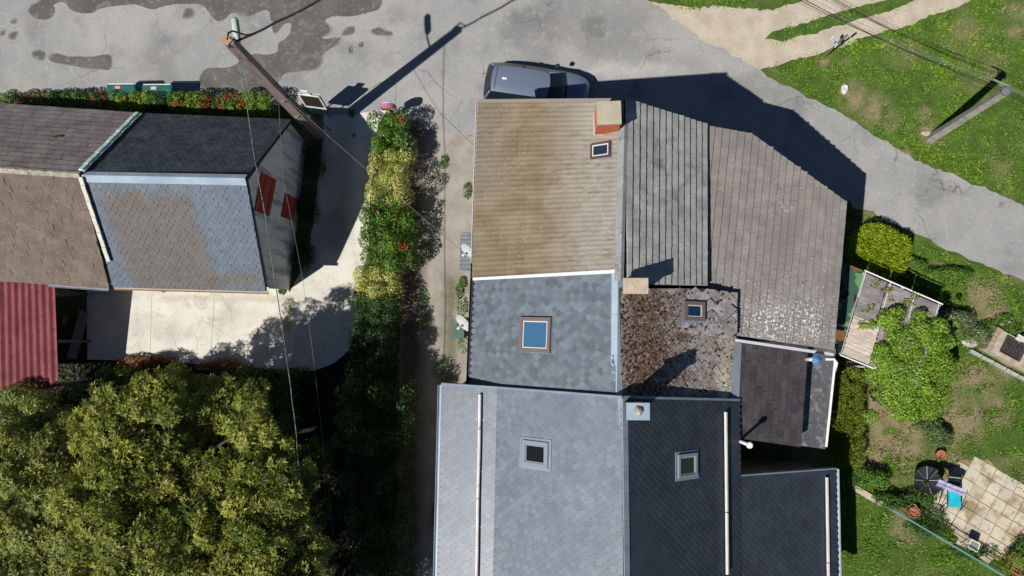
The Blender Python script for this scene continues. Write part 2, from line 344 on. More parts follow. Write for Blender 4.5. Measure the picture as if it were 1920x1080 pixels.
m = MB(); m.lathe(P(664, 253, 0.024), [(0.0, 0), (0.1, 0), (0.1, 0.012), (0.045, 0.013), (0.04, 0.009), (0.0, 0.009)], 18); m.build('drain_cover', mat('drain', (0.12, 0.12, 0.12), (0.3, 0.29, 0.27), 30), drive)
# damp stains on the road, each with its own outline
def chaikin(p, k=2):
    for _ in range(k): p = [q for i in range(len(p)) for q in ((p[i][0]*.75+p[(i+1) % len(p)][0]*.25, p[i][1]*.75+p[(i+1) % len(p)][1]*.25), (p[i][0]*.25+p[(i+1) % len(p)][0]*.75, p[i][1]*.25+p[(i+1) % len(p)][1]*.75))]
    return p
WET = [[(53, 15), (75, 3), (100, -20), (370, -40), (480, -40), (560, -20), (610, -10), (716, -10), (712, 18), (690, 25), (655, 32), (630, 28), (605, 38), (618, 50), (622, 60), (604, 66), (602, 76), (640, 68), (635, 82), (606, 97), (604, 115), (596, 128), (570, 133), (545, 135), (530, 138), (525, 150), (500, 168), (470, 172), (372, 172), (376, 132), (402, 127), (432, 128), (450, 116), (468, 100), (505, 103), (522, 98), (518, 80), (540, 72), (550, 42), (530, 44), (512, 72), (508, 20), (492, 18), (462, 35), (435, 20), (420, 38), (404, 40), (385, 10), (348, 5), (300, 14), (290, 20), (255, 8), (235, 10), (190, 14), (172, 26), (150, 26), (128, 15), (122, 2), (98, 8), (106, 20), (98, 35), (75, 40), (54, 27)],
       [(92, 105), (108, 100), (130, 108), (152, 107), (170, 108), (205, 101), (212, 118), (205, 132), (190, 130), (165, 129), (140, 122), (95, 116)],
       [(60, 98), (78, 93), (88, 103), (80, 113), (62, 106)], [(642, 62), (658, 47), (668, 58), (655, 66), (643, 66)], [(694, 58), (712, 50), (720, 58), (736, 60), (734, 67), (704, 66)],
       [(653, 90), (660, 83), (662, 98), (656, 100)], [(672, 84), (680, 78), (682, 86), (674, 89)], [(343, 30), (352, 11), (364, 20), (362, 32), (345, 34)], [(15, 68), (25, 60), (34, 60), (26, 76)], [(0, 60), (10, 57), (8, 66), (0, 67)], [(20, 40), (30, 36), (28, 45)]]
M_WET = mat('damp_asphalt', sr(118, 114, 108), sr(98, 95, 91), 1.1, rough=0.7, bump=0.3, bscale=70, grain=0.14, gscale=38, spots=((2.2, 0.52, 0.68, sr(142, 138, 131), 0.75), (6, 0.6, 0.66, sr(160, 157, 150), 0.6), (12, 0.6, 0.7, sr(75, 72, 68), 0.5)))
M_FRINGE = mat('drying_asphalt', sr(150, 147, 142), sr(138, 135, 130), 2, rough=.85, bump=.3, bscale=70, grain=.2, gscale=34, spots=((3, .5, .62, sr(166, 165, 162), .8),))
for i, w in enumerate(WET):
    q_ = chaikin(w); c_ = (sum(p[0] for p in q_)/len(q_), sum(p[1] for p in q_)/len(q_)); q_ = [(a+2.2*math.copysign(1, a-c_[0]), b+1.8*math.copysign(1, b-c_[1])) for a, b in q_]
    sheet('damp_stain', gpoly(q_), 0.0105, M_FRINGE, 0.035, 0.05, 120+i)
for i, w in enumerate(WET): sheet('damp_stain', gpoly(chaikin(w)), 0.0125, M_WET, 0.03, 0.05, 20+i)
for i, (cx, cy, r) in enumerate([(1233, 97, 5), (1878, 384, 6), (1782, 350, 4), (950, 130, 2)]):
    sheet('tar_spot', gpoly([(cx+r*math.cos(t)*(1.5 if i > 3 else 1), cy+r*math.sin(t)) for t in np.linspace(0, 6.28, 9)[:-1]]), 0.0135+0.0004*i, mat('tar', sr(140, 138, 136), sr(160, 158, 154), 6, grain=0.2), 0.05, 0.05, 60+i)

# ------------------------------------------------------------------ roofs
class Slope:
    def __init__(s, e0, e1, top):
        e0, e1, top = Vector(e0), Vector(e1), Vector(top)
        u = (e1-e0).normalized(); n = u.cross(top-e0).normalized()
        if n.z < 0: n = -n
        v = n.cross(u)
        if v.z < 0: u = -u; e0 = e1; v = n.cross(u)
        s.o, s.u, s.v, s.n = e0, u, v, n
        s.m = Matrix((( u.x, v.x, n.x, e0.x), (u.y, v.y, n.y, e0.y), (u.z, v.z, n.z, e0.z), (0, 0, 0, 1)))
    def uv(s, p): d = Vector(p)-s.o; return (d.dot(s.u), d.dot(s.v))
    def w(s, u, v, h=0.0): return s.o+s.u*u+s.v*v+s.n*h
    def px(s, x, y): return Pplane(x, y, s.o, s.n)
    def pxuv(s, x, y): return s.uv(s.px(x, y))
def clip(sub, cl):
    a = sum(cl[i][0]*cl[(i+1) % len(cl)][1]-cl[(i+1) % len(cl)][0]*cl[i][1] for i in range(len(cl)))
    if a < 0: cl = cl[::-1]
    out = list(sub)
    for i in range(len(cl)):
        ax, ay = cl[i]; bx, by = cl[(i+1) % len(cl)]; inp = out; out = []
        if not inp: break
        side = lambda p: (bx-ax)*(p[1]-ay)-(by-ay)*(p[0]-ax)
        for j in range(len(inp)):
            p, q = inp[j], inp[(j+1) % len(inp)]; sp, sq = side(p), side(q)
            if sp >= 0: out.append(p)
            if (sp >= 0) != (sq >= 0):
                t = sp/(sp-sq); out.append((p[0]+(q[0]-p[0])*t, p[1]+(q[1]-p[1])*t))
    return out
def area(p): return abs(sum(p[i][0]*p[(i+1) % len(p)][1]-p[(i+1) % len(p)][0]*p[i][1] for i in range(len(p))))/2
def tile_shape(sp):
    w, L = sp['w']-sp.get('gap', 0.004), sp['L']; k = sp['shape']
    if k == 'rect': return [(-w/2, 0), (w/2, 0), (w/2, L), (-w/2, L)]
    if k == 'scale':
        r = sp['e']*0.85
        arc = [(w/2*math.sin(t), r*(1-math.cos(t))) for t in np.linspace(-math.pi/2, math.pi/2, 7)]
        return arc+[(w/2, L), (-w/2, L)]
    if k == 'diamond': return [(0, 0), (w/2, L/2), (0, L), (-w/2, L/2)]
def hgt(sp, y): hb, ht = sp['th']*2.4, sp['th']*1.02; return hb+(ht-hb)*y/sp['L']
def slab(mb, poly, sp, tr, y0, tint=0.0):
    top = [tr(x, y, hgt(sp, y-y0)) for x, y in poly]; bot = [tr(x, y, hgt(sp, y-y0)-sp['th']) for x, y in poly]; n = len(poly)
    mb.add(top+bot, [tuple(range(n)), tuple(range(2*n-1, n-1, -1))]+[(i, i+n, (i+1) % n+n, (i+1) % n) for i in range(n)], tint)
def lay(sl, pieces, sp):
    allp = [p for pc in pieces for p in pc]; u0 = min(p[0] for p in allp); u1 = max(p[0] for p in allp); v0 = min(p[1] for p in allp); v1 = max(p[1] for p in allp)
    base = tile_shape(sp); A = area(base); res = []; k = 0; v = v0-sp['e']*(1 if sp['shape'] == 'diamond' else 0.0)
    while v < v1:
        u = u0-sp['w']*(0.5 if k % 2 and sp.get('stag', True) else 0)+(random.uniform(0, sp['w']) if sp.get('randrow') else 0)-sp['w']
        while u < u1+sp['w']:
            ju = random.gauss(0, sp.get('jit', 0.004)); jv = random.gauss(0, sp.get('jit', 0.004))
            poly = [(u+ju+x, v+jv+y) for x, y in base]
            vis = [(x, y) for x, y in poly]
            for pc in pieces:
                c = clip(vis, pc)
                if len(c) > 2 and area(c) > 0.12*A:
                    whole = area(c) > 0.93*A
                    res.append((None if whole else c, u+ju, v+jv, area(c)*sl.n.z/(CAMH-sl.w(u, v).z)**2))
            u += sp['w']
        v += sp['e']; k += 1
    return res
def roof_deck(house, sl, poly3, material, name='roof_slope', thick=0.1):
    mb = MB(); mb.plate(poly3, -sl.n*thick); return mb.build(name, material, house)
def place_tiles(jobs, limit=300):
    # jobs: (slope, deck, tiles, spec); the largest `limit` of one kind become objects, the rest one joined part per slope
    order = sorted(((t[3], ji, ti) for ji, j in enumerate(jobs) for ti, t in enumerate(j[2])), reverse=True)
    single = set((ji, ti) for _, ji, ti in order[:limit])
    for ji, (sl, deck, tiles, sp) in enumerate(jobs):
        base = tile_shape(sp); mb = MB(); slab(mb, base, sp, lambda x, y, z: (x, y, z), 0.0); sm = mb.mesh(sp['name']); sm.materials.append(sp['mat'])
        rest = MB(); nrest = 0
        for ti, (poly, u, v, _) in enumerate(tiles):
            lift = random.uniform(0, sp['th']*0.25)
            if (ji, ti) in single:
                if poly is None:
                    o = bpy.data.objects.new(sp['name'], sm); COL.objects.link(o)
                    o.matrix_basis = sl.m @ Matrix.Translation((u, v, lift)) @ Matrix.Rotation(random.gauss(0, sp.get('twist', 0.008)), 4, 'Z')
                    o.parent = deck
                else:
                    m2 = MB(); slab(m2, poly, sp, lambda x, y, z: sl.w(x, y, z+lift), v); m2.build(sp['name'], sp['mat'], deck)
            else:
                pl = poly or [(u+x, v+y) for x, y in base]
                slab(rest, pl, sp, lambda x, y, z: sl.w(x, y, z+lift), v, random.random()); nrest += 1
        if nrest: rest.build(sp['name']+'_field', sp['mat'], deck, 'stuff', tint=True)
def inset(poly, d):
    # shrink a plan outline; edges along a ridge stay put so that opposite walls meet under it
    n = len(poly); zm = max(p[2] for p in poly)
    sg = 1 if sum(poly[i][0]*poly[(i+1) % n][1]-poly[(i+1) % n][0]*poly[i][1] for i in range(n)) > 0 else -1
    ln = []
    for i in range(n):
        p, q = Vector(poly[i]), Vector(poly[(i+1) % n]); t = Vector((q.x-p.x, q.y-p.y)).normalized(); nr = Vector((-t.y, t.x))*sg
        dd = 0.0 if (p.z > zm-0.1 and q.z > zm-0.1) else d
        ln.append((Vector((p.x, p.y))+nr*dd, t))
    out = []
    for i in range(n):
        (a, t), (b, r) = ln[i-1], ln[i]; den = t.x*r.y-t.y*r.x
        q = b if abs(den) < 1e-3 else a+t*(((b-a).x*r.y-(b-a).y*r.x)/den)
        out.append(Vector((q.x, q.y, poly[i][2])))
    return out
def skirt(mb, sl, poly, d=0.2, drop=0.14, z0=-0.05):
    q = inset(poly, d); n = len(q); top = []
    for p in q:
        z = sl.o.z-((p.x-sl.o.x)*sl.n.x+(p.y-sl.o.y)*sl.n.y)/sl.n.z; top.append(Vector((p.x, p.y, z-drop)))
    bot = [Vector((p.x, p.y, z0)) for p in top]
    mb.add(top+bot, [tuple(range(n))]+[(i, (i+1) % n, (i+1) % n+n, i+n) for i in range(n)])
def bars(mb, sl, u0, u1, v0, v1, fw, h0, h1):  # a rectangular frame of four bars lying on a slope
    for a, b, c, d in ((u0, u1, v0, v0+fw), (u0, u1, v1-fw, v1), (u0, u0+fw, v0+fw, v1-fw), (u1-fw, u1, v0+fw, v1-fw)):
        mb.plate([sl.w(a, c, h1), sl.w(b, c, h1), sl.w(b, d, h1), sl.w(a, d, h1)], -sl.n*(h1-h0))
M_VELUX_BROWN = mat('window_cladding_brown', sr(128, 112, 106), rough=0.5, grain=0.04, spec=0.4)
M_VELUX_GREY = mat('window_cladding_grey', sr(150, 160, 172), rough=0.45, grain=0.03, spec=0.4)
M_FLASH = mat('lead_flashing', sr(150, 165, 180), sr(130, 145, 162), 2, rough=0.5, grain=0.05)
def skymat(name, tint, rough=0.02):
    m = mat(name, tint, rough=rough, grain=0, spec=0.35); return m
def roof_window(house, sl, corners, frame_mat, pane_mat, fw=0.09, hh=0.11, flash=0.1, reveal=None, label=None):
    uv = [sl.pxuv(*c) for c in corners]; us = sorted(a for a, b in uv); vs = sorted(b for a, b in uv)
    u0, u1, v0, v1 = (us[0]+us[1])/2, (us[2]+us[3])/2, (vs[0]+vs[1])/2, (vs[2]+vs[3])/2
    mb = MB(); bars(mb, sl, u0, u1, v0, v1, fw, 0.0, hh); f = mb.build('roof_window', frame_mat, house)
    if label: f['label'] = label
    mb = MB(); mb.plate([sl.w(u0+fw, v0+fw, hh*0.62), sl.w(u1-fw, v0+fw, hh*0.62), sl.w(u1-fw, v1-fw, hh*0.62), sl.w(u0+fw, v1-fw, hh*0.62)], -sl.n*0.012); mb.build('pane', pane_mat, f)
    mb = MB(); bars(mb, sl, u0-flash, u1+flash, v0-flash*1.4, v1+flash, flash-0.004, 0.0, 0.05); mb.build('flashing', M_FLASH, f)
    mb = MB(); bars(mb, sl, u0+fw+0.006, u1-fw-0.006, v0+fw+0.006, v1-fw-0.006, 0.035, hh*0.64, hh*0.8); mb.build('sash', reveal or frame_mat, f)
    return f
def ridge_cap(house, a, b, dl, dr, wl, wr, material, name='ridge_cap', lift=0.05, seg=0.0):
    # two folded strips along the ridge a-b; dl, dr point down each slope
    a, b = Vector(a), Vector(b); up = Vector((0, 0, lift)); n = max(1, int((b-a).length/seg)) if seg else 1; mb = MB()
    for i in range(n):
        p = a+(b-a)*(i/n); q = a+(b-a)*((i+1)/n)-(b-a).normalized()*(0.006 if n > 1 else 0); o = up*(1+0.12*(i % 2))
        for d, w in ((dl, wl), (dr, wr)):
            mb.plate([p+o, q+o, q+o+d*w, p+o+d*w], (0, 0, -0.02))
    return mb.build(name, material, house)
def gutter(house, a, b, material, r=0.07, name='gutter'):
    a, b = Vector(a), Vector(b); d = (b-a).normalized(); s = Vector((-d.y, d.x, 0)); vs = []; n = 8
    for p in (a, b):
        for rr in (r, r-0.012):
            vs += [p+s*rr*math.cos(math.pi*k/n)-Vector((0, 0, 1))*rr*math.sin(math.pi*k/n) for k in range(n+1)]
    m = n+1; fs = [(k, k+1, 2*m+k+1, 2*m+k) for k in range(n)]+[(m+k+1, m+k, 3*m+k, 3*m+k+1) for k in range(n)]+[(0, 2*m, 3*m, m), (n, m+n, 3*m+n, 2*m+n)]
    return MB().add(vs, fs).build(name, material, house)
def chimney(house, cx, cy, sx, sy, z0, z1, m_stack, m_cap, over=0.05, ct=0.08, rz=0.0, name='chimney'):
    mb = MB(); mb.box((cx, cy, (z0+z1)/2), (sx, sy, z1-z0), rz); st = mb.build(name, m_stack, house)
    mb = MB(); mb.box((cx, cy, z1+ct/2+0.003), (sx+2*over, sy+2*over, ct), rz); cp = mb.build('cap', m_cap, st)
    return st

# ------------------------------------------------------------------ north house (corrugated west slope, tiled east slopes)
M_RENDER = mat('rendered_wall', sr(190, 178, 160), sr(165, 155, 140), 1.2, rough=0.95, bump=0.3, bscale=30)
M_STONEWALL = mat('stone_wall', sr(150, 140, 125), sr(120, 112, 100), 3, rough=0.95, bump=0.6, bscale=12)
M_DECK = mat('roof_batten', (0.03, 0.03, 0.032), grain=0)
M_ZINC = mat('zinc', sr(190, 206, 220), sr(168, 186, 202), 1.4, rough=0.42, grain=0.04, spec=0.5, metal=0.0)
M_ZINCDARK = mat('weathered_zinc', sr(150, 160, 170), sr(130, 140, 150), 2, rough=0.55, grain=0.05)
M_WHITE = mat('white_plastic', (0.78, 0.78, 0.76), rough=0.4, grain=0.02)
M_BLACK = mat('black_metal', (0.02, 0.022, 0.025), rough=0.4, grain=0.0)
ZR = 7.74
A = thing('house', 'long house with brown corrugated west roof, grey tiled east roof and red brick chimney', 'house', (2.5, 4.5, 0))
rn, rs = P(1170, 185, ZR), P(1163, 528, ZR)
aw_e0, aw_e1 = P(900, 187, 4.7), P(889, 521, 4.7)
AW = Slope(aw_e0, aw_e1, rn)
wall = MB()
rs_w = P(1150, 505, ZR)
aw_poly = [aw_e0, rn, Vector((rs_w.x+0.25, rs_w.y, ZR)), aw_e1]
dk = roof_deck(A, AW, [p-AW.n*0.03 for p in aw_poly], M_DECK)
skirt(wall, AW, aw_poly)
M_FIBRO = mat('fibre_cement', sr(144, 124, 96, 1.62), sr(164, 149, 124, 1.62), 1.3, rough=0.9, bump=0.2, bscale=60, grain=0.14, gscale=50, vscale=(0.35, 1.6, 1), rand=0.07,
              patches=((2.1, 5, 1.35, 9, 0.7, sr(184, 176, 164, 1.62), 0.9, 0.5), (-1.7, 6.4, 0.6, 1.6, 0.4, sr(150, 138, 122, 1.6), 0.7, 0.4)),
              spots=((5, 0.5, 0.68, sr(118, 98, 66, 1.6), 0.5, 0.6, 0.4, 0.6, (0.3, 1.8, 1)), (22, 0.62, 0.67, sr(216, 212, 198, 1.5), 0.6, 0.5, 0.47, 0.62), (30, 0.67, 0.71, sr(220, 216, 200, 1.5), 0.7)))
# corrugated sheets: courses up the slope, each sheet a wavy plate
NC, NS, WAVES = 16, 6, 6
def bil(q, s, t): return q[0]*(1-s)*(1-t)+q[1]*s*(1-t)+q[2]*s*t+q[3]*(1-s)*t   # q: eave0, eave1, top1, top0
qA = [aw_e0, aw_e1, aw_poly[2], rn]
def wavy(q, s0, s1, t0, t1, waves, amp, lift0, lift1, n, per=6, thick=0.012, eps=0.0):
    mb = MB(); m = waves*per; vs = []
    for k, (t, lf) in enumerate(((t0, lift0), (t1, lift1))):
        for i in range(m+1):
            s = s0+(s1-s0)*i/m
            vs.append(bil(q, s, t)+n*(lf+amp*math.cos(2*math.pi*i/per)))
    nn = m+1; vs += [p-n*thick for p in vs]
    fs = [(i, i+1, nn+i+1, nn+i) for i in range(m)]+[(2*nn+i, 3*nn+i, 3*nn+i+1, 2*nn+i+1) for i in range(m)]
    fs += [(i, 2*nn+i, 2*nn+i+1, i+1) for i in range(m)]+[(nn+i+1, 3*nn+i+1, 3*nn+i, nn+i) for i in range(m)]+[(0, nn, 3*nn, 2*nn), (m, 2*nn+m, 3*nn+m, nn+m)]
    return mb.add(vs, fs)
for c in range(NC):
    for k in range(NS):
        e = random.uniform(-0.004, 0.004)
        wavy(qA, k/NS, (k+1)/NS, c/NC-(0.012 if c == 0 else 0), min(1, (c+1.15)/NC), WAVES, 0.0085, 0.045+e, 0.018+e, AW.n).build('roof_sheet', M_FIBRO, dk, smooth=False)
mb = MB()
for a, b in ((aw_e0, rn),):
    mb.plate([a+AW.n*0.06, b+AW.n*0.06, b+AW.n*0.06+Vector((0, -0.12, 0)), a+AW.n*0.06+Vector((0, -0.12, 0))], (0, 0, -0.2))
mb.build('verge', mat('verge_board', sr(160, 152, 138, 1.5), grain=0.1), A)
mb = MB(); a, b = aw_e1+AW.n*0.075, aw_poly[2]+AW.n*0.075
mb.plate([a, b, b+Vector((0, -0.11, -0.01)), a+Vector((0, -0.09, -0.01))], (0, 0, -0.06)); mb.build('flashing', mat('white_flashing', (0.62, 0.64, 0.66), rough=0.5, grain=0.05), A)
# east upper slope
M_TILE_A = mat('tile_green_grey', sr(150, 150, 145, 0.74), sr(130, 129, 125, 0.74), 2.2, rough=0.9, bump=0.2, bscale=50, grain=0.12, rand=0.07,
               spots=((1.6, 0.55, 0.7, sr(104, 92, 86, 0.75), 0.75, 0.5, 0.4, 0.6), (22, 0.68, 0.72, sr(215, 215, 205, 0.8), 0.7, 1.2, 0.45, 0.6)))
ae0, ae1 = P(1322, 233, 5.68), P(1322, 536, 5.68)
AE = Slope(ae0, ae1, rn); ae_poly = [rn+Vector((0.02, 0, 0)), ae0, ae1, AE.px(1174, 532)]
dk1 = roof_deck(A, AE, ae_poly, M_DECK); skirt(wall, AE, ae_poly)
sp_up = dict(w=0.158, e=0.268, L=0.32, th=0.04, shape='rect', name='tile', mat=M_TILE_A, randrow=True, jit=0.0022, twist=0.005, gap=0.002)
j1 = (AE, dk1, lay(AE, [[AE.uv(p) for p in ae_poly]], sp_up), sp_up)
# east lower slope
M_TILE_B = mat('tile_taupe', sr(148, 141, 134, 1.05), sr(132, 126, 121, 1.05), 1.6, rough=0.9, bump=0.2, bscale=50, grain=0.14, rand=0.06,
               spots=((0.7, 0.52, 0.68, sr(122, 116, 116, 1.0), 0.7), (16, 0.62, 0.66, sr(225, 226, 222, 1.1), 0.7, 0.42, 0.56, 0.66), (24, 0.66, 0.70, sr(220, 218, 205, 1.1), 0.7, 0.9, 0.42, 0.6), (15, 0.55, 0.6, sr(228, 228, 224, 1.05), 0.95, 0, 0, 0, None, (P(1475, 605, 4.6).x, P(1475, 605, 4.6).y, 1.5, .65, .5)), (13, 0.63, 0.67, sr(220, 220, 214, 1.05), 0.5, 0, 0, 0, None, (P(1460, 560, 4.6).x, P(1460, 560, 4.6).y, 2.2, 1.3, .8))))
c2, c3, e2 = P(1408, 251, 5.1), P(1585, 379, 3.95), P(1561, 656, 3.95)
AL = Slope(c3, e2, P(1324, 237, 5.55))
pA = [AL.px(1324, 236), AL.px(1408, 251), AL.px(1585, 379), AL.px(1573, 516), AL.px(1382, 550), AL.px(1324, 539)]
pB = [AL.px(1382, 550), AL.px(1573, 516), AL.px(1561, 656), AL.px(1380, 629)]
full = [pA[0], pA[1], pA[2], pB[2], pB[3], pA[4], pA[5]]
mb = MB(); mb.plate(full, -AL.n*0.1); dk2 = mb.build('roof_slope', M_DECK, A)
skirt(wall, AL, [pA[0], pA[1], pA[2], AL.px(1573, 516), pA[4], pA[5]]); skirt(wall, AL, pB)
sp_lo = dict(w=0.165, e=0.272, L=0.33, th=0.034, shape='rect', name='tile', mat=M_TILE_B, randrow=True, jit=0.002, twist=0.004, gap=0.002)
j2 = (AL, dk2, lay(AL, [[AL.uv(p) for p in pA], [AL.uv(p) for p in pB]], sp_lo), sp_lo)
place_tiles([j1, j2])
wall.build('wall', M_RENDER, A)
# verge slabs along the north edges
M_VERGE = mat('verge_mortar', sr(150, 150, 146), sr(128, 128, 124), 3, grain=0.12)
def strip(house, pts, n, w, name, m, h=0.06, t=0.07):
    mb = MB()
    for a, b, in zip(pts[:-1], pts[1:]):
        d = (b-a).normalized(); s = n.cross(d).normalized()
        mb.plate([a+n*h, b+n*h, b+n*h+s*w, a+n*h+s*w], -n*t)
    return mb.build(name, m, house)
strip(A, [AE.w(*AE.uv(rn))+Vector((0.12, 0, -0.09)), ae0], AE.n, -0.14, 'verge', M_VERGE, 0.062)
strip(A, [pA[0], pA[1], pA[2]], AL.n, -0.16, 'verge', M_VERGE, 0.052)
strip(A, [AE.px(1228, 534), ae1], AE.n, 0.2, 'verge', M_VERGE, 0.066)
strip(A, [pB[3]+Vector((0,-.2,-.02)), pB[2]+Vector((0,-.2,-.02))], AL.n, 0.09, 'flashing', MATS['white_flashing'], 0.05, 0.1)
strip(A, [pB[3], pB[2]], AL.n, 0.2, 'verge', mat('verge_grey', sr(158, 158, 154), sr(140, 140, 138), 3, grain=0.1), 0.05)
ridge_cap(A, rn+Vector((0, -0.75, 0)), rs+Vector((0, 0.02, 0)), -AW.v, -AE.v, 0.2, 0.12, mat('ridge_fibre', sr(168, 172, 172), sr(150, 153, 150), 3, grain=0.1, spots=((16, 0.64, 0.7, sr(225, 222, 208), 0.8), (5, 0.62, 0.7, sr(100, 92, 70), 0.7))), lift=0.09, seg=1.2)
gutter(A, aw_e0+Vector((-0.07, 0.0, -0.02)), P(890.5, 492, 4.7)+Vector((-0.07, 0, -0.02)), M_WHITE, 0.07)
# red brick chimney at the north end of the ridge
cc = P(1142, 211, 8.45)
M_BRICK = mat('orange_brick', sr(225, 104, 62, 1.2), sr(205, 88, 54, 1.2), 6, rough=0.9, bump=0.3, grain=0.12)
st = chimney(A, cc.x, cc.y, 0.66, 0.64, 7.0, 8.35, M_BRICK, mat('cap_concrete', sr(205, 197, 168), sr(192, 184, 158), 3, grain=0.05), 0.012, 0.09, 0.03)
mb = MB(); mb.box((cc.x-0.0, cc.y-0.0, 7.2), (0.72, 0.7, 0.42)); mb.build('base_fillet', mat('mortar_white', (0.5, 0.48, 0.45), grain=0.15), st)
mb = MB()
for k in range(10): mb.box((cc.x, cc.y, 7.52+0.1*k), (0.666, 0.646, 0.012), 0.03)
mb.build('mortar_joint', mat('mortar', sr(190, 150, 120), grain=0.1), st)
roof_window(A, AW, [(1110, 271), (1146, 266), (1148, 293), (1111, 300)], mat('window_rust', sr(112, 78, 66), grain=0.1), skymat('pane_dark', (0.02, 0.03, 0.05)), 0.05, 0.13, 0.03, mat('white_sash', (0.6, 0.6, 0.6), grain=0), label='small rust framed roof window with dark pane')
# beige chimney in the middle of the ridge
c = P(1192, 536, 8.25)
st = chimney(A, c.x, c.y, 0.60, 0.34, 6.9, 8.15, mat('chimney_render', sr(170, 158, 140), sr(140, 130, 115), 6, grain=0.15, bump=0.4), mat('cap_beige', sr(222, 202, 178), sr(200, 180, 158), 5, grain=0.12, spots=((14, 0.64, 0.72, sr(150, 132, 110), 0.7),)), 0.05, 0.1)

# ------------------------------------------------------------------ middle house (fish-scale slate west, mossy slates east)
B = thing('house', 'middle house with mottled fish-scale slate west roof and mossy brown east roof', 'house', (2.5, -0.5, 0))
wall = MB()
rb0, rb1 = P(1158, 507, 7.6), P(1156, 743, 7.6)
bw0, bw1 = P(889, 524, 4.6), P(880, 722, 4.6)
BW = Slope(bw0, bw1, rb0)
M_SLATE_B = mat('slate_blue_grey', sr(112, 124, 136, 1.6), sr(124, 134, 144, 1.6), 1.8, rough=0.6, bump=0.15, bscale=40, grain=0.06, rand=0.28, spec=0.4,
                spots=((1.1, 0.6, 0.72, sr(120, 116, 104, 1.6), 0.35), (20, 0.73, 0.76, sr(215, 220, 226, 1.5), 0.8), (7, 0.68, 0.74, sr(128, 112, 92, 1.6), 0.6)))
pb = [BW.px(889, 524), BW.px(1148, 508), BW.w(*BW.uv(rb0)), BW.w(*BW.uv(rb1)), BW.px(880, 722)]
pb = [pb[0], pb[2], pb[3], pb[4]]
d1 = roof_deck(B, BW, pb, M_DECK); skirt(wall, BW, pb)
sp = dict(w=0.21, e=0.15, L=0.3, th=0.012, shape='scale', name='slate', mat=M_SLATE_B, jit=0.006, twist=0.03, gap=0.006)
jb1 = (BW, d1, lay(BW, [[BW.uv(p) for p in pb]], sp), sp)
# mossy east slope
be0, be1 = P(1379, 640, 4.78), P(1372, 748, 4.78)
BE = Slope(be0, be1, P(1164, 690, 7.58))
pe = [BE.px(1164, 541), BE.px(1322, 541), BE.px(1384, 556), BE.px(1372, 749), BE.px(1164, 749)]
d2 = roof_deck(B, BE, pe, M_DECK); skirt(wall, BE, pe)
M_SLATE_M = mat('mossy_slate', sr(152, 144, 138, 0.75), sr(122, 114, 110, 0.75), 3.0, rough=0.95, bump=0.6, bscale=30, grain=0.22, gscale=26, rand=0.22,
                patches=((P(1215, 650, 6.8).x, P(1215, 650, 6.8).y, 0.75, 1.9, 0.6, sr(84, 55, 38, 0.75), 0.85, 0.7), (P(1358, 680, 5).x, P(1358, 680, 5).y, 0.22, 1.5, 0.16, sr(198, 188, 165, 0.8), 0.7, 0.3)),
                spots=((2.6, 0.5, 0.62, sr(72, 48, 34, 0.8), 0.6, 0.6, 0.42, 0.62), (12, 0.54, 0.64, sr(176, 168, 152, 0.8), 0.6), (17, 0.56, 0.64, sr(58, 44, 32, 0.8), 0.8)))
sp2 = dict(w=0.3, e=0.17, L=0.36, th=0.014, shape='diamond', name='slate', mat=M_SLATE_M, jit=0.02, twist=0.06, gap=0.012)
jb2 = (BE, d2, lay(BE, [[BE.uv(p) for p in pe]], sp2), sp2)
place_tiles([jb1, jb2])
def moss(parent, sl, poly, n, dens, mt, seed=1):
    rg = np.random.default_rng(seed); uv = [sl.uv(p) for p in poly]; us = [a for a, b in uv]; vs = [b for a, b in uv]; mb = MB(); k = 0
    while k < n:
        u, v = rg.uniform(min(us), max(us)), rg.uniform(min(vs), max(vs))
        if rg.uniform() > dens((u-min(us))/(max(us)-min(us)), (v-min(vs))/(max(vs)-min(vs))) or not inpoly(np.array([u]), np.array([v]), uv)[0]: k += 0.2; continue
        r = rg.uniform(0.02, 0.06); h = r*rg.uniform(0.4, 0.8); a0 = rg.uniform(0, 6)
        ring = [sl.w(u+r*rg.uniform(0.7, 1.2)*math.cos(a0+t), v+r*rg.uniform(0.7, 1.2)*math.sin(a0+t), 0.02) for t in np.arange(6)*math.pi/3]
        mb.add(ring+[sl.w(u, v, 0.03+h)], [(i, (i+1) % 6, 6) for i in range(6)]); k += 1
    return mb.build('moss_cushion', mt, parent, 'stuff')
M_MOSS = mat('moss', sr(78, 50, 34, 0.8), sr(60, 46, 30, 0.8), 5, rough=1, bump=0.8, bscale=60, grain=0.3, spots=((3, 0.6, 0.7, sr(92, 80, 44, 0.8), 0.5),))
moss(d2, BE, pe, 900, lambda a, b: (b**2)*0.95+0.05, M_MOSS)
# raised low-pitch panel round the small roof window
dz0, dz1 = P(1382, 549, 5.36), P(1382, 630, 5.36)
BD = Slope(dz0, dz1, P(1246, 585, 6.5))
pd = [BD.px(1246, 541), BD.px(1322, 541), BD.px(1382, 549), BD.px(1381, 630), BD.px(1352, 634), BD.px(1248, 617)]
mb = MB(); mb.plate(pd, (0, 0, -0.5)); d3 = mb.build('roof_slope', M_DECK, B); d3['label'] = 'raised low-pitch slate panel around the small window'
M_SLATE_D = mat('lichen_slate', sr(156, 150, 148, 0.9), sr(124, 120, 122, 0.9), 2.5, rough=0.9, bump=0.4, bscale=30, grain=0.15, rand=0.25,
                spots=((3, 0.56, 0.66, sr(78, 56, 40, 0.95), 0.8, 1.0, 0.4, 0.6), (9, 0.57, 0.66, sr(200, 192, 176, 0.95), 0.6)))
sp3 = dict(w=0.36, e=0.26, L=0.54, th=0.014, shape='diamond', name='slate', mat=M_SLATE_D, jit=0.025, twist=0.05, gap=0.01)
place_tiles([(BD, d3, lay(BD, [[BD.uv(p) for p in pd]], sp3), sp3)])
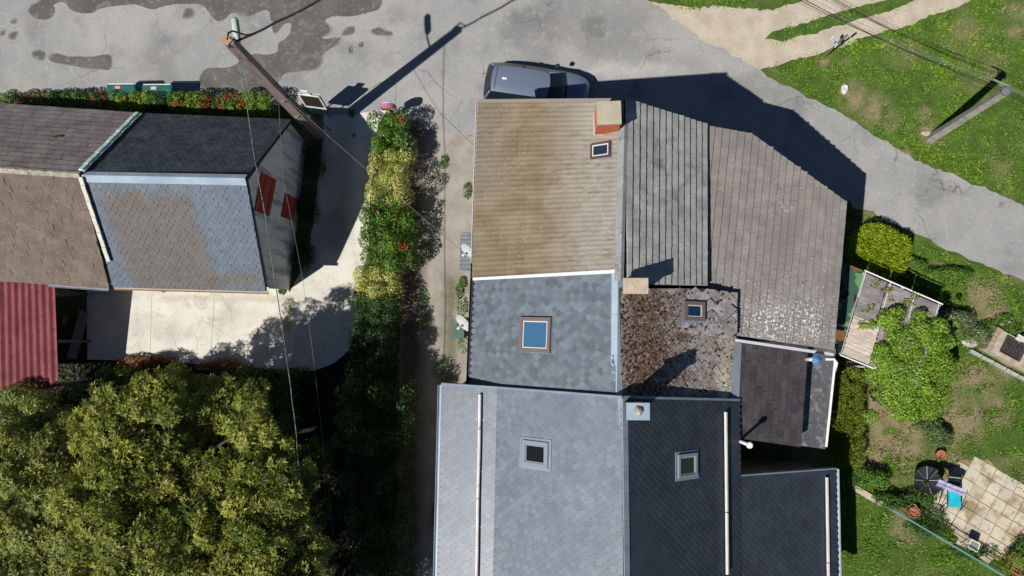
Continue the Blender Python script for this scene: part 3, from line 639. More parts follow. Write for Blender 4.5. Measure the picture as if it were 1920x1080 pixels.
moss(d3, BD, pd, 130, lambda a, b: 0.15+0.8*b, M_MOSS, 3)
roof_window(B, BD, [(1279, 565), (1318, 566), (1318, 601), (1280, 601)], M_VELUX_BROWN, skymat('pane_navy', (0.012, 0.03, 0.075)), 0.1, 0.12, 0.05, mat('cream_sash', (0.55, 0.52, 0.42), grain=0), label='brown framed roof window among mossy slates')
mb = MB(); q = [BD.px(1262, 552), BD.px(1274, 552), BD.px(1272, 583), BD.px(1264, 590), BD.px(1258, 578)]; mb.plate([p+BD.n*0.05 for p in q], -BD.n*0.012); mb.build('zinc_patch', M_ZINC, B)
roof_window(B, BW, [(978, 596), (1035, 594), (1036, 660), (978, 661)], M_VELUX_BROWN, skymat('pane_blue', (0.05, 0.13, 0.235), 0.08), 0.11, 0.13, 0.02, mat('white_sash', (0.6, 0.6, 0.6), grain=0), label='large brown framed roof window with blue blind behind the glass')
# zinc ridge and transition
ridge_cap(B, rb0+Vector((0, -0.1, 0.0)), rb1, -BW.v, -BE.v, 0.2, 0.2, M_ZINC, lift=0.07, seg=1.0)
BT = Slope(P(1391, 643, 4.72), P(1386, 748, 4.72), P(1378, 690, 4.85))
mb = MB(); mb.plate([P(1377, 640, 4.88), P(1391, 644, 4.8), P(1386, 749, 4.8), P(1371, 749, 4.88)], (0, 0, -0.03)); mb.build('zinc_strip', M_ZINCDARK, B)
# lower dark tiles, then a slate apron
BL = Slope(P(1512, 668, 3.58), P(1500, 838, 3.58), P(1388, 700, 4.72))
pl = [BL.px(1388, 622), BL.px(1514, 648), BL.px(1500, 838), BL.px(1386, 822)]
d4 = roof_deck(B, BL, pl, M_DECK, thick=0.14); skirt(wall, BL, pl, 0.15)
M_TILE_D = mat('tile_charcoal', sr(80, 75, 78, 1.0), sr(64, 60, 64, 1.0), 2, rough=0.85, bump=0.2, bscale=50, grain=0.1, rand=0.22, spots=((2, 0.6, 0.7, sr(112, 92, 80, 1.0), 0.4), (20, 0.7, 0.74, sr(180, 176, 170), 0.5)))
sp4 = dict(w=0.27, e=0.265, L=0.35, th=0.014, shape='rect', name='tile', mat=M_TILE_D, jit=0.004)
place_tiles([(BL, d4, lay(BL, [[BL.uv(p) for p in pl]], sp4), sp4)])
BS = Slope(P(1565, 672, 2.4), P(1547, 841, 2.4), P(1506, 750, 2.72))
ps = [BS.px(1504, 645), BS.px(1567, 654), BS.px(1547, 842), BS.px(1490, 834)]
d5 = roof_deck(B, BS, ps, M_DECK); skirt(wall, BS, ps, 0.15)
M_SLATE_E = mat('slate_apron', sr(108, 111, 116, 1.5), sr(124, 124, 126, 1.5), 2, rough=0.75, bump=0.2, grain=0.1, rand=0.16, spots=((4, 0.56, 0.66, sr(158, 158, 162, 1.1), 0.6), (3, 0.6, 0.7, sr(112, 98, 82, 1.1), 0.6)))
sp5 = dict(w=0.34, e=0.2, L=0.42, th=0.008, shape='diamond', name='slate', mat=M_SLATE_E, jit=0.008, twist=0.02, gap=0.006)
place_tiles([(BS, d5, lay(BS, [[BS.uv(p) for p in ps]], sp5), sp5)])
wall.build('wall', M_RENDER, B)
gutter(B, bw0+Vector((-0.05, 0.55, -0.02)), bw1+Vector((-0.05, 0, -0.02)), M_BLACK, 0.065)
g0, g1 = P(1566, 676, 2.5), P(1549, 838, 2.5)
gutter(B, g0, g1, M_WHITE, 0.042)
mb = MB(); mb.tube([g0+Vector((-0.35, 0.05, 0.02)), g0+Vector((-0.05, 0.05, 0.02)), g0+Vector((0.06, -0.08, -0.02)), g0+Vector((0.05, -0.4, -0.2)), g0+Vector((-0.1, -0.5, -0.6)), g0+Vector((-0.16, -0.5, -2.4))], 0.05, 10); mb.build('downpipe', M_WHITE, B)
# stove pipe with a ribbed conical hat
b0 = P(1508, 673, 3.42); b1 = P(1531, 670, 4.45)
pipe = thing('stove_pipe', 'white stove pipe with blue-grey conical hat on slate apron roof', 'pipe', b0)
mb = MB(); mb.tube([b0+Vector((0, 0, -0.2)), b0+Vector((0.02, 0.0, 0.5)), Vector((b0.x+0.05, b0.y, 4.3))], 0.065, 14); mb.build('flue', M_WHITE, pipe, smooth=True)
mb = MB(); c = Vector((b0.x+0.05, b0.y, 4.42)); n = 24
ring = [c+Vector((0.17*math.cos(2*math.pi*k/n), 0.17*math.sin(2*math.pi*k/n), (0.012 if k % 2 else 0))) for k in range(n)]
mb.add(ring+[c+Vector((0, 0, 0.13)), c+Vector((0, 0, 0.02))], [(k, (k+1) % n, n) for k in range(n)]+[((k+1) % n, k, n+1) for k in range(n)]); mb.build('hat', mat('hat_metal', sr(110, 150, 200), rough=0.35, metal=0.3, grain=0), pipe)
mb = MB()
for k in range(3): mb.tube([c+Vector((0.06*math.cos(k*2.1), 0.06*math.sin(k*2.1), -0.14)), c+Vector((0.09*math.cos(k*2.1), 0.09*math.sin(k*2.1), 0.03))], 0.008, 5)
mb.build('strut', M_BLACK, pipe)

# ------------------------------------------------------------------ south house (slates coloured pale for the lit west, dark for the shaded east)
C = thing('house', 'south house with slate roof toned pale on its lit west and dark on its shaded east', 'house', (3.0, -6, 0))
wall = MB(); ZC = 7.95
rc0, rc1 = P(1167, 747, ZC), P(1172, 1160, ZC)
k0, k1 = P(933, 729, 5.5), P(923, 1160, 5.5)
cw0, cw1 = P(828, 722, 4.8), P(817, 1160, 4.8)
M_SLATE_C = mat('slate_lit_west', sr(140, 150, 163, 1.75), sr(126, 138, 154, 1.75), 0.8, rough=0.48, bump=0.08, bscale=40, grain=0.05, rand=0.17, spec=0.6,  # lighter than the east slates: sunlit sheen of the west slope put into colour
                spots=((0.5, 0.5, 0.66, sr(120, 130, 146, 1.62), 0.6), (25, 0.74, 0.76, sr(215, 222, 228), 0.6)))
CU = Slope(k0, k1, rc0); CK = Slope(cw0, cw1, k0)
pu = [k0, rc0, rc1, k1]; pk = [cw0, k0, k1, cw1]
M_SLATE_C2 = M_SLATE_C
sp = dict(w=0.21, e=0.14, L=0.28, th=0.014, shape='scale', name='slate', mat=M_SLATE_C, jit=0.003, twist=0.015, gap=0.006)
jobs = []
for sl, po in ((CU, pu), (CK, pk)):
    d = roof_deck(C, sl, [p+sl.n*.008 for p in po], M_SLATE_C); skirt(wall, sl, po); jobs.append((sl, d, lay(sl, [[sl.uv(p) for p in po]], sp), sp))
M_SLATE_K = mat('slate_shaded_east', sr(46, 52, 60, 0.72), sr(40, 45, 54, 0.72), 1.2, rough=0.55, bump=0.15, bscale=40, grain=0.06, rand=0.12, spec=0.35, spots=((24, 0.745, 0.765, sr(150, 160, 165), 0.6), (2, 0.55, 0.7, sr(46, 58, 60, 0.72), 0.5)))  # same slates coloured darker to carry the east slope's shade
ce0, ce1 = P(1387, 752, 4.8), P(1391, 1160, 4.8)
CE = Slope(ce0, ce1, rc0); pce = [rc0, ce0, ce1, rc1]
cl0, cl1 = P(1567, 880, 2.9), P(1573, 1160, 2.9)
CL = Slope(cl0, cl1, P(1389, 895, 4.79)); pcl = [CL.px(1389, 893), cl0, cl1, CL.px(1391, 1160)]
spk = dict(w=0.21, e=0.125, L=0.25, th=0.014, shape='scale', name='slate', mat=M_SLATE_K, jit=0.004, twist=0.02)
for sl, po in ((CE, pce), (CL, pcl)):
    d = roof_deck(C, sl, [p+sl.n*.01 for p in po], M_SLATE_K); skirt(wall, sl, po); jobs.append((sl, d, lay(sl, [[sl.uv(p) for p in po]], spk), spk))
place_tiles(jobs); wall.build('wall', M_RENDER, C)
ridge_cap(C, rc0, rc1, -CU.v, -CE.v, 0.16, 0.2, mat('ridge_slate', sr(165, 178, 192), sr(150, 163, 178), 2, rough=0.5, grain=0.04), lift=0.04, seg=0.36)
for sl, a, b, w in ((CU, k0, rc0, 0.07), (CK, cw0, k0, 0.07), (CE, rc0, ce0, 0.07)):
    mb = MB(); s = Vector((0, 1, 0))*w; mb.plate([a+sl.n*0.03, b+sl.n*0.03, b+sl.n*0.03+s, a+sl.n*0.03+s], (0, 0, -0.38)); mb.build('verge_flashing', M_FLASH, C)
mb = MB(); a, b = CL.px(1389, 893), cl0; mb.plate([a+CL.n*0.03, b+CL.n*0.03, b+CL.n*0.03+Vector((0, 0.05, 0)), a+CL.n*0.03+Vector((0, 0.05, 0))], (0, 0, -0.25)); mb.build('verge_flashing', M_ZINCDARK, C)
gutter(C, cw0+Vector((-0.05, 0, -0.02)), cw1+Vector((-0.05, 0, -0.02)), M_ZINC, 0.075)
gutter(C, cl0+Vector((0.04, 0, -0.02)), cl1+Vector((0.04, 0, -0.02)), M_ZINC, 0.085)
M_BOARD = mat('snow_board_wood', sr(222, 216, 212, 0.9), sr(196, 188, 184, 0.9), 6, rough=0.85, grain=0.12, vscale=(6, 0.4, 6), spots=((5, 0.66, 0.72, sr(120, 105, 98), 0.6),))
def guard(sl, a, b, w, h, n, cuts, brk, roundlog=False):
    p, q = sl.px(*a), sl.px(*b); L = (q-p).length; d = (q-p).normalized(); edges = [0]+cuts+[1]
    for s0, s1 in zip(edges[:-1], edges[1:]):
        x, y = p+d*L*s0+sl.n*h, p+d*(L*s1-0.03)+sl.n*h
        mb = MB()
        if roundlog: mb.tube([x, (x+y)/2+sl.v*0.012, y], w/2, 10)
        else: mb.plate([x-sl.v*0.03+sl.n*w/2, y-sl.v*0.03+sl.n*w/2, y+sl.v*0.03+sl.n*w/2, x+sl.v*0.03+sl.n*w/2], -sl.n*w)
        o = mb.build('snow_guard', M_BOARD, C, smooth=False)
        k = max(1, int(L*(s1-s0)/1.25))
        for i in range(k):
            c = x+(y-x)*((i+0.5)/k)-sl.n*h; m2 = MB(); m2.plate([c-sl.v*0.17+d*0.02+sl.n*0.035, c-sl.v*0.17-d*0.02+sl.n*0.035, c+sl.v*0.1-d*0.02+sl.n*0.03, c+sl.v*0.1+d*0.02+sl.n*0.03], -sl.n*0.012)
            m2.plate([c-sl.v*0.09+d*0.015, c-sl.v*0.09-d*0.015, c-sl.v*0.07-d*0.015+sl.n*(h+0.03), c-sl.v*0.07+d*0.015+sl.n*(h+0.03)], -sl.v*0.01); m2.build('bracket', brk, o)
guard(CK, (903, 739), (895, 1150), 0.1, 0.13, 1, [0.48], mat('bracket_grey', (0.55, 0.57, 0.6), grain=0), True)
guard(CE, (1355, 772), (1358, 1077), 0.075, 0.12, 1, [0.62], M_BLACK)
guard(CL, (1545, 894), (1549, 1150), 0.075, 0.12, 1, [0.63], M_BLACK)
M_PANE_K = skymat('pane_black', (0.012, 0.012, 0.011), 0.04)
roof_window(C, CU, [(984, 825), (1031, 829), (1029, 877), (980, 872)], M_VELUX_GREY, M_PANE_K, 0.11, 0.1, 0.09, label='grey framed roof window on the pale slates')
roof_window(C, CE, [(1268, 851), (1303, 849), (1303, 893), (1268, 896)], M_VELUX_GREY, skymat('pane_green', (0.02, 0.025, 0.01), 0.04), 0.08, 0.11, 0.08, mat('sash_green', (0.3, 0.42, 0.3), grain=0), label='grey framed roof window on the dark slates')
c = P(1197, 772, 9.0)
st = chimney(C, c.x, c.y, 0.5, 0.34, 7.0, 8.9, M_STONEWALL, M_ZINC, 0.06, 0.035)
rk = MB(); pts = []
for k in range(7): pts.append(c+Vector((0.17*math.cos(k*0.9)*random.uniform(0.6, 1.0), 0.17*math.sin(k*0.9)*random.uniform(0.7, 1.1)+0.02, -0.06)))
tp = [p*0.55+Vector((c.x, c.y, c.z+0.17))*0.45+Vector((0, 0, random.uniform(0, 0.05))) for p in pts]
rk.add(pts+tp+[c+Vector((0, 0.02, 0.12))], [(i, (i+1) % 7, 7+(i+1) % 7, 7+i) for i in range(7)]+[(7+i, 7+(i+1) % 7, 14) for i in range(7)])
tag(recentre(rk.build('stone', mat('pale_stone', sr(225, 218, 205), sr(180, 170, 155), 8, grain=0.2, bump=0.4))), 'pale stone weighing down the zinc chimney cap', 'stone')
# white vent pipe at the foot of the dark slates
v0 = P(1386, 827, 4.75)
vp = thing('vent_pipe', 'white plastic vent pipe with round cap beside dark slate eave', 'pipe', v0)
mb = MB(); mb.tube([v0+Vector((-0.1, 0.03, -0.25)), v0+Vector((0.02, 0, 0.05)), v0+Vector((0.06, 0, 0.85))], 0.055, 12); mb.build('tube', M_WHITE, vp, smooth=True)
mb = MB(); mb.lathe(v0+Vector((0.065, 0, 0.85)), [(0.06, 0), (0.1, 0.03), (0.1, 0.1), (0.07, 0.13)], 16); mb.build('cap', M_WHITE, vp)

# ------------------------------------------------------------------ left houses and red shed
D = thing('house', 'small gabled slate house with zinc ridge and red shutters in its grey gable', 'house', (-12, 5, 0))
wall = MB()
dr0, dr1 = P(153, 329, 5.7), P(461, 335, 5.7)
dn0, dn1 = P(263, 213, 2.75), P(546, 225, 2.75)
ds0, ds1 = P(213, 538, 2.85), P(499, 546, 2.85)
DN = Slope(dn0, dn1, dr0); DS = Slope(ds0, ds1, dr0)
pn = [dr0, DN.px(461, 334), dn1, dn0]; psd = [dr0, dr1, ds1, ds0]
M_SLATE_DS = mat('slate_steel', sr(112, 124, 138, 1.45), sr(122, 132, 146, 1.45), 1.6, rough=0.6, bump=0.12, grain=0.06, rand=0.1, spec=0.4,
                 patches=((P(310, 470, 3.9).x-0.1, P(310, 470, 3.9).y+0.05, 1.55, 1.7, 0.16, sr(122, 106, 86, 1.45), 0.62, 0.3), (P(250, 400, 4.9).x, P(330, 375, 5.2).y, 0.5, 0.25, 0.1, sr(122, 106, 86, 1.45), 0.6, 0.2), (P(470, 525, 3).x-0.6, P(450, 525, 3).y, 1.0, 0.22, 0.15, sr(126, 110, 90, 1.45), 0.6, 0.2)),
                 spots=((22, 0.72, 0.75, sr(190, 198, 206), 0.7),))
M_SLATE_DN = mat('slate_north_shade', sr(50, 54, 60, 0.6), sr(42, 46, 53, 0.6), 1.5, rough=0.7, bump=0.12, grain=0.12, rand=0.24, spots=((22, 0.7, 0.74, sr(150, 150, 150), 0.6), (2.0, 0.55, 0.7, sr(66, 68, 70, 0.6), 0.6)))  # darker copy of the south slate, north-slope shade put into its colour
spd = dict(w=0.22, e=0.145, L=0.22, th=0.012, shape='rect', name='slate', mat=M_SLATE_DS, jit=0.005, gap=0.012)
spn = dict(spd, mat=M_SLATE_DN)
jobs = []
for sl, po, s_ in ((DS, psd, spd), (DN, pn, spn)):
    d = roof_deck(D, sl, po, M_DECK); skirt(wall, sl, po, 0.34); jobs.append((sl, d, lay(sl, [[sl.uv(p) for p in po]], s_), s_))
place_tiles(jobs); wall.build('wall', M_RENDER, D)
gb0, gb1 = P(573, 268, 0), P(543, 543, 0); gd = (gb1-gb0).normalized(); gn = Vector((gd.y, -gd.x, 0)).normalized()
if gn.x < 0: gn = -gn
G = lambda x, y: Pplane(x, y, gb0, gn)
M_GABLE = mat('grey_render', sr(228, 230, 236, 0.95), sr(200, 203, 210, 0.95), 1.4, rough=0.95, bump=0.3, bscale=20, grain=0.12, vscale=(1, 2, 0.35), spots=((2, 0.52, 0.66, sr(140, 139, 136, 0.9), 0.7, 0, 0, 0, (1, 1.8, 0.25)), (1.2, 0.62, 0.75, sr(150, 118, 82, 0.9), 0.5)))
pts = [gb1, G(504, 541), G(466, 338), G(543, 230), gb0]
zs = lambda p: p
mb = MB(); mb.plate(pts, -gn*0.25); mb.build('gable_wall', M_GABLE, D)
M_SHUT = mat('shutter_red', sr(150, 62, 56, 0.7), sr(135, 52, 48, 0.7), 4, rough=0.7, grain=0.1)
for q, lab in (([(489, 322), (517, 337), (504, 406), (476, 394)], 'upper red double shutter'), ([(534, 361), (556, 373), (549, 413), (526, 406)], 'lower red door shutter')):
    w = [G(*c) for c in q]; mid0, mid1 = (w[0]+w[3])/2, (w[1]+w[2])/2
    fr = MB(); fr.plate([p+gn*0.03 for p in w], -gn*0.05); o = fr.build('shutter', M_SHUT, D); o['label'] = lab
    for a, b, c_, d_ in ((w[0], w[1], mid1, mid0), (mid0, mid1, w[2], w[3])):
        cen = (a+b+c_+d_)/4; leaf = [cen+(p-cen)*0.93+gn*0.045 for p in (a, b, c_, d_)]; MB().plate(leaf, -gn*0.03).build('leaf_panel', M_SHUT, o)
        for tt in (.25, .75):
            q0, q1 = leaf[0].lerp(leaf[1], tt), leaf[3].lerp(leaf[2], tt); MB().tube([q0+gn*.01, q1+gn*.01], .03, 4).build('batten', M_TIMBER if 'old_timber' in MATS else M_SHUT, o)
ridge_cap(D, dr0+Vector((0, 0, 0)), dr1, -DN.v, -DS.v, 0.22, 0.26, M_ZINC, lift=0.06, seg=2.0)
gutter(D, ds0+Vector((0, -0.05, 0.0)), ds1+Vector((0.08, -0.05, 0.0)), mat('gutter_beige', sr(190, 168, 145), rough=0.5, grain=0.05), 0.06)
# west neighbour with brown tiles
E_ = thing('house', 'brown tiled house with pale verge tiles beside the red corrugated shed', 'house', (-18, 5, 0))
wall = MB()
er0, er1 = P(-90, 310, 5.8), P(150, 326, 5.8)
en0, en1 = P(-90, 189, 2.85), P(262, 213, 2.85)
es0, es1 = P(-90, 520, 2.85), P(206, 540, 2.85)
EN = Slope(en0, en1, er0); ES = Slope(es0, es1, er0)
M_TILE_E = mat('tile_brown', sr(142, 126, 114, 1.45), sr(122, 110, 101, 1.45), 1.5, rough=0.92, bump=0.35, bscale=45, grain=0.18, gscale=34, rand=0.1, spots=((20, 0.66, 0.71, sr(215, 205, 185), 0.8), (11, 0.6, 0.68, sr(110, 96, 78, 1.4), 0.5)))
M_TILE_EN = mat('tile_brown_north_shade', sr(118, 108, 104, 0.62), sr(100, 92, 90, 0.62), 1.5, rough=0.92, bump=0.3, bscale=45, grain=0.18, gscale=34, rand=0.13, spots=((20, 0.66, 0.71, sr(200, 196, 190, 0.8), 0.7, 1, 0.4, 0.6), (4, 0.62, 0.68, sr(140, 98, 58, 0.62), 0.6, 0.8, 0.5, 0.6)))  # copy of the brown tile, its colour retoned for the shaded north slope
spe = dict(w=0.27, e=0.29, L=0.37, th=0.016, shape='rect', name='tile', mat=M_TILE_E, jit=0.006, twist=0.015)
jobs = []
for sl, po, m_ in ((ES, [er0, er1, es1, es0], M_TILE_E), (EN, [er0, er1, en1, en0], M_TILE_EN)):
    d = roof_deck(E_, sl, po, M_DECK); skirt(wall, sl, po, 0.2); s_ = dict(spe, mat=m_); jobs.append((sl, d, lay(sl, [[sl.uv(p) for p in po]], s_), s_))
place_tiles(jobs); wall.build('wall', M_RENDER, E_)
ridge_cap(E_, er0, er1, -EN.v, -ES.v, 0.12, 0.17, mat('ridge_mortar', sr(205, 198, 182), sr(170, 160, 145), 6, grain=0.2, bump=0.5, spots=((5, 0.55, 0.65, sr(140, 130, 112), 0.7),)), lift=0.05, seg=0.4)
M_MINT = mat('verge_mint', sr(196, 214, 204, 0.75), sr(180, 200, 190, 0.75), 4, grain=0.06)
M_CREAM = mat('verge_white', sr(248, 246, 230, 1.45), sr(236, 232, 214, 1.45), 4, grain=0.06)
def verge_tiles(sl, a, b, n, w, m_, h=0.07):
    p, q = sl.px(*a), sl.px(*b); d = (q-p)/n; s = sl.n.cross(d).normalized()
    for i in range(n):
        x = p+d*i+sl.n*(h+0.012*(i % 2)); y = x+d*0.97; s2 = s*w
        MB().plate([x-s2/2, y-s2/2, y+s2/2, x+s2/2], -sl.n*0.05).build('verge_tile', m_, E_)
verge_tiles(EN, (258, 214), (152, 322), 11, 0.13, M_MINT, 0.09); verge_tiles(EN, (265, 214), (157, 323), 11, 0.05, M_MINT, 0.05); verge_tiles(ES, (153, 330), (206, 488), 11, 0.14, M_CREAM, 0.1)
a, b = ES.px(90, 533), ES.px(203, 541); gutter(E_, a+Vector((0, -0.05, 0)), b+Vector((0, -0.05, 0)), M_ZINCDARK, 0.05)
mb = MB(); p = EN.px(117, 256); mb.plate([p+EN.n*0.06, p+EN.u*0.16+EN.n*0.07, p+EN.u*0.2+EN.v*0.3+EN.n*0.13, p+EN.u*0.04+EN.v*0.3+EN.n*0.12], -EN.n*0.015); mb.build('loose_tile', M_TILE_E, E_)
# red corrugated lean-to
F = thing('shed', 'open lean-to shed with faded red corrugated roof against brown tiled house', 'shed', (-19, 0.2, 0))
qf = [P(-100, 735, 2.0), P(112, 730, 2.0), P(104, 530, 2.5), P(-100, 522, 2.5)]
FS = Slope(qf[0], qf[1], qf[2])
M_RED = mat('faded_red_sheet', sr(164, 90, 94, 1.45), sr(142, 76, 80, 1.45), 2, rough=0.85, bump=0.3, bscale=50, grain=0.12, spots=((9, 0.62, 0.67, sr(70, 52, 52), 0.85, 0, 0, 0, (2.2, 0.8, 1)), (24, 0.7, 0.74, sr(235, 220, 215), 0.8)))
for k in range(4): wavy(qf, k/4+0.0, (k+1)/4+0.004, 0, 1, 4, 0.04, 0.045+0.004*(k % 2), 0.03+0.004*(k % 2), FS.n, per=10, thick=0.01).build('roof_sheet', M_RED, F)
M_TIMBER = mat('old_timber', (0.12, 0.09, 0.065), (0.08, 0.06, 0.045), 6, grain=0.2)
mb = MB()
for a in ((100, 545), (106, 640), (110, 722)):
    p = P(*a, 2.2); MB().box((p.x-0.12, p.y, 1.0), (0.12, 0.12, 2.0)).build('post', M_TIMBER, F)
p, q = P(102, 535, 2.4), P(110, 728, 1.93); mb.tube([p+Vector((-0.12, 0, -0.05)), q+Vector((-0.12, 0, -0.05))], 0.06, 4); mb.build('beam', M_TIMBER, F)
a, b = P(158, 582, 0.06), P(135, 672, 0.06); d = (b-a); mb = MB(); mb.box((a+b)/2, (0.35, d.length, 0.12), math.atan2(d.y, d.x)-math.pi/2); o = mb.build('plank', mat('grey_plank', (0.2, 0.2, 0.19), grain=0.2)); tag(recentre(o), 'grey plank lying in the shade beside the red shed', 'plank')
t = thing('garden_chair', 'pale plastic garden chair in the shade under the brown eaves', 'chair', P(132, 547, 0)); p = P(132, 547, 0); m_ = mat('chair_plastic', (0.4, 0.42, 0.42), rough=0.5)
MB().box(p+Vector((0, 0, 0.42)), (0.45, 0.42, 0.04)).build('seat', m_, t); MB().box(p+Vector((-0.2, 0, 0.65)), (0.04, 0.42, 0.42)).build('backrest', m_, t)
for sx in (-1, 1):
    for sy in (-1, 1): MB().tube([p+Vector((sx*0.21, sy*0.19, 0)), p+Vector((sx*0.19, sy*0.17, 0.42))], 0.018, 6).build('leg', m_, t)
p = P(118, 600, 0); t = thing('wooden_crate', 'small orange wooden crate in the shade under the red shed', 'crate', p); m_ = mat('crate_wood', (0.32, 0.14, 0.04), grain=0.2)
for k in range(3):
    for sx, sy, ln, wd in ((0, -0.17, 0.42, 0.02), (0, 0.17, 0.42, 0.02), (-0.2, 0, 0.02, 0.32), (0.2, 0, 0.02, 0.32)): MB().box(p+Vector((sx, sy, 0.06+0.1*k)), (ln, wd, 0.08)).build('slat', m_, t)
MB().box(p+Vector((0, 0, 0.02)), (0.4, 0.34, 0.02)).build('base', m_, t)

# ------------------------------------------------------------------ parked car
def loft(mb, rings, closed=True):
    n = len(rings[0]); vs = [p for r in rings for p in r]; fs = []
    for i in range(len(rings)-1):
        for k in range(n if closed else n-1): fs.append((i*n+k, i*n+(k+1) % n, (i+1)*n+(k+1) % n, (i+1)*n+k))
    if closed: fs += [tuple(range(n-1, -1, -1)), tuple(range((len(rings)-1)*n, len(rings)*n))]
    mb.add(vs, fs); return mb
ca, cb = P(942, 147, 1.5), P(1025, 158.5, 1.5); fw = (cb-ca); fw.z = 0; fw.normalize(); lf = Vector((-fw.y, fw.x, 0))
corg = Vector((ca.x, ca.y, 0))-fw*0.72
def CW(x, y, z): return corg+fw*x+lf*y+Vector((0, 0, z))
car = thing('parked_car', 'blue-grey hatchback parked against the north gable of the long house', 'car', CW(2.05, 0, 0))
def carmat(name, col, rough, metal=0.0, coat=0.0):
    m = mat(name, col, rough=rough, grain=0, metal=metal, spec=0.5); m.node_tree.nodes['Principled BSDF'].inputs['Coat Weight'].default_value = coat; m.node_tree.nodes['Principled BSDF'].inputs['Coat Roughness'].default_value = 0.06; return m
M_PAINT = carmat('car_paint', sr(130, 142, 164, 1.35), 0.34, 0.2, 0.8)
M_CGLASS = carmat('car_glass', (0.012, 0.016, 0.022), 0.05)
M_RUB = carmat('rubber', (0.015, 0.015, 0.015), 0.7)
rings = []
for x, zb, zt, hw in [(0.0, .42, .78, .66), (.05, .32, .92, .76), (.25, .22, .98, .83), (.9, .2, 1.0, .86), (2.0, .2, .99, .87), (2.85, .2, .98, .87), (3.15, .2, .96, .86), (3.55, .22, .9, .83), (3.85, .25, .81, .76), (4.02, .32, .71, .64), (4.1, .4, .62, .48)]:
    h = [(0, zb), (hw*.85, zb), (hw, zb+.15*(zt-zb)), (hw, zb+.65*(zt-zb)), (hw*.965, zt-.07), (hw*.86, zt), (hw*.45, zt+.028), (0, zt+.036)]
    rings.append([CW(x, y, z) for y, z in h]+[CW(x, -y, z) for y, z in h[-2:0:-1]])
body = loft(MB(), rings).build('body', M_PAINT, car, smooth=True)
def grid(f, nu, nv, name, m, parent, thick=None):
    vs = [f(i/nu, j/nv) for j in range(nv+1) for i in range(nu+1)]; fs = [(j*(nu+1)+i, j*(nu+1)+i+1, (j+1)*(nu+1)+i+1, (j+1)*(nu+1)+i) for j in range(nv) for i in range(nu)]
    return MB().add(vs, fs).build(name, m, parent, smooth=True)
def lerp(a, b, t): return a+(b-a)*t
def roofpt(s, t):
    x = lerp(.34, 2.46, s); y = (t-.5)*2; e = 1-abs(2*s-1)**2.5; hw = lerp(.5, .53, e)
    return CW(x+(0.1*(1-y*y) if s == 1 else 0)-(0.05*(1-y*y) if s == 0 else 0), y*hw, 1.43+.07*e-.03*y**4+.02*(1-y*y))
roof = grid(roofpt, 12, 8, 'roof', M_PAINT, car)
grid(lambda s, t: CW(lerp(.30+.0*t, .06, s)-.06*(1-(2*t-1)**2)*s, (t-.5)*2*lerp(.5, .68, s), lerp(1.425, .99, s)), 4, 8, 'rear_window', M_CGLASS, car)
grid(lambda s, t: CW(lerp(2.47, 3.08, s)+.12*(1-(2*t-1)**2), (t-.5)*2*lerp(.5, .72, s), lerp(1.44, .985, s)+0.03*math.sin(math.pi*s)), 5, 8, 'windscreen', M_CGLASS, car)
for sd in (-1, 1):
    grid(lambda s, t: CW(lerp(lerp(.32, 2.47, s), lerp(.12, 3.05, s), t), sd*lerp(.52, .84-.1*s**6-.1*(1-s)**8, t), lerp(1.42, .985, t)), 10, 3, 'side_window', M_CGLASS, car)
    for x0, x1, y0, y1, z1 in ((2.47, 3.1, .5, .76, .985), (.32, .1, .5, .7, .985)):
        MB().tube([CW(x0, sd*y0, 1.43), CW((x0+x1)/2, sd*(y0+y1)/2, 1.23), CW(x1, sd*y1, z1)], 0.035, 6).build('pillar', M_PAINT, car, smooth=True)
    MB().tube([CW(1.45, sd*.535, 1.43), CW(1.45, sd*.84, 1.0)], 0.03, 6).build('pillar', M_RUB, car)
    mb = MB(); mb.lathe(CW(2.72, sd*.97, 1.0), [(0.03, -.09), (.09, -.05), (.1, .02), (.05, .08)], 10, axis=lf*sd); mb.build('mirror', M_RUB, car, smooth=True)
    MB().plate([CW(3.8, sd*.74, .76), CW(4.0, sd*.6, .68), CW(4.03, sd*.42, .67), CW(3.93, sd*.5, .74)], (0, 0, -.05)).build('headlight', carmat('lamp_glass', (.5, .52, .55), .1), car)
    for x in (.72, 3.3):
        w = MB().lathe(CW(x, sd*.79, .3), [(.2, -.1), (.29, -.1), (.31, -.06), (.31, .06), (.29, .1), (.2, .1)], 20, axis=lf*sd).build('wheel', M_RUB, car); MB().lathe(CW(x, sd*.8, .3), [(.05, .06), (.2, .08), (.2, .09), (.03, .1)], 14, axis=lf*sd).build('rim', carmat('rim_alloy', (.4, .41, .42), .4), w)
MB().plate([CW(.72, .05, 1.535), CW(.72, -.05, 1.535), CW(.9, -.02, 1.545), CW(.9, .02, 1.545)], (0, 0, -.02)).build('antenna', M_WHITE, car)
MB().tube([CW(.46, -.5, 1.47), CW(.46, 0, 1.505), CW(.46, .5, 1.47)], 0.006, 5).build('tailgate_seam', M_RUB, car)
MB().tube([CW(3.12, -.6, .99), CW(3.22, -.25, 1.005), CW(3.18, .3, 1.005), CW(3.1, .6, .99)], 0.025, 5).build('wiper', M_RUB, car)
MB().box(CW(4.09, 0, .45), (.03, .5, .11), math.atan2(fw.y, fw.x)).build('number_plate', M_WHITE, car)

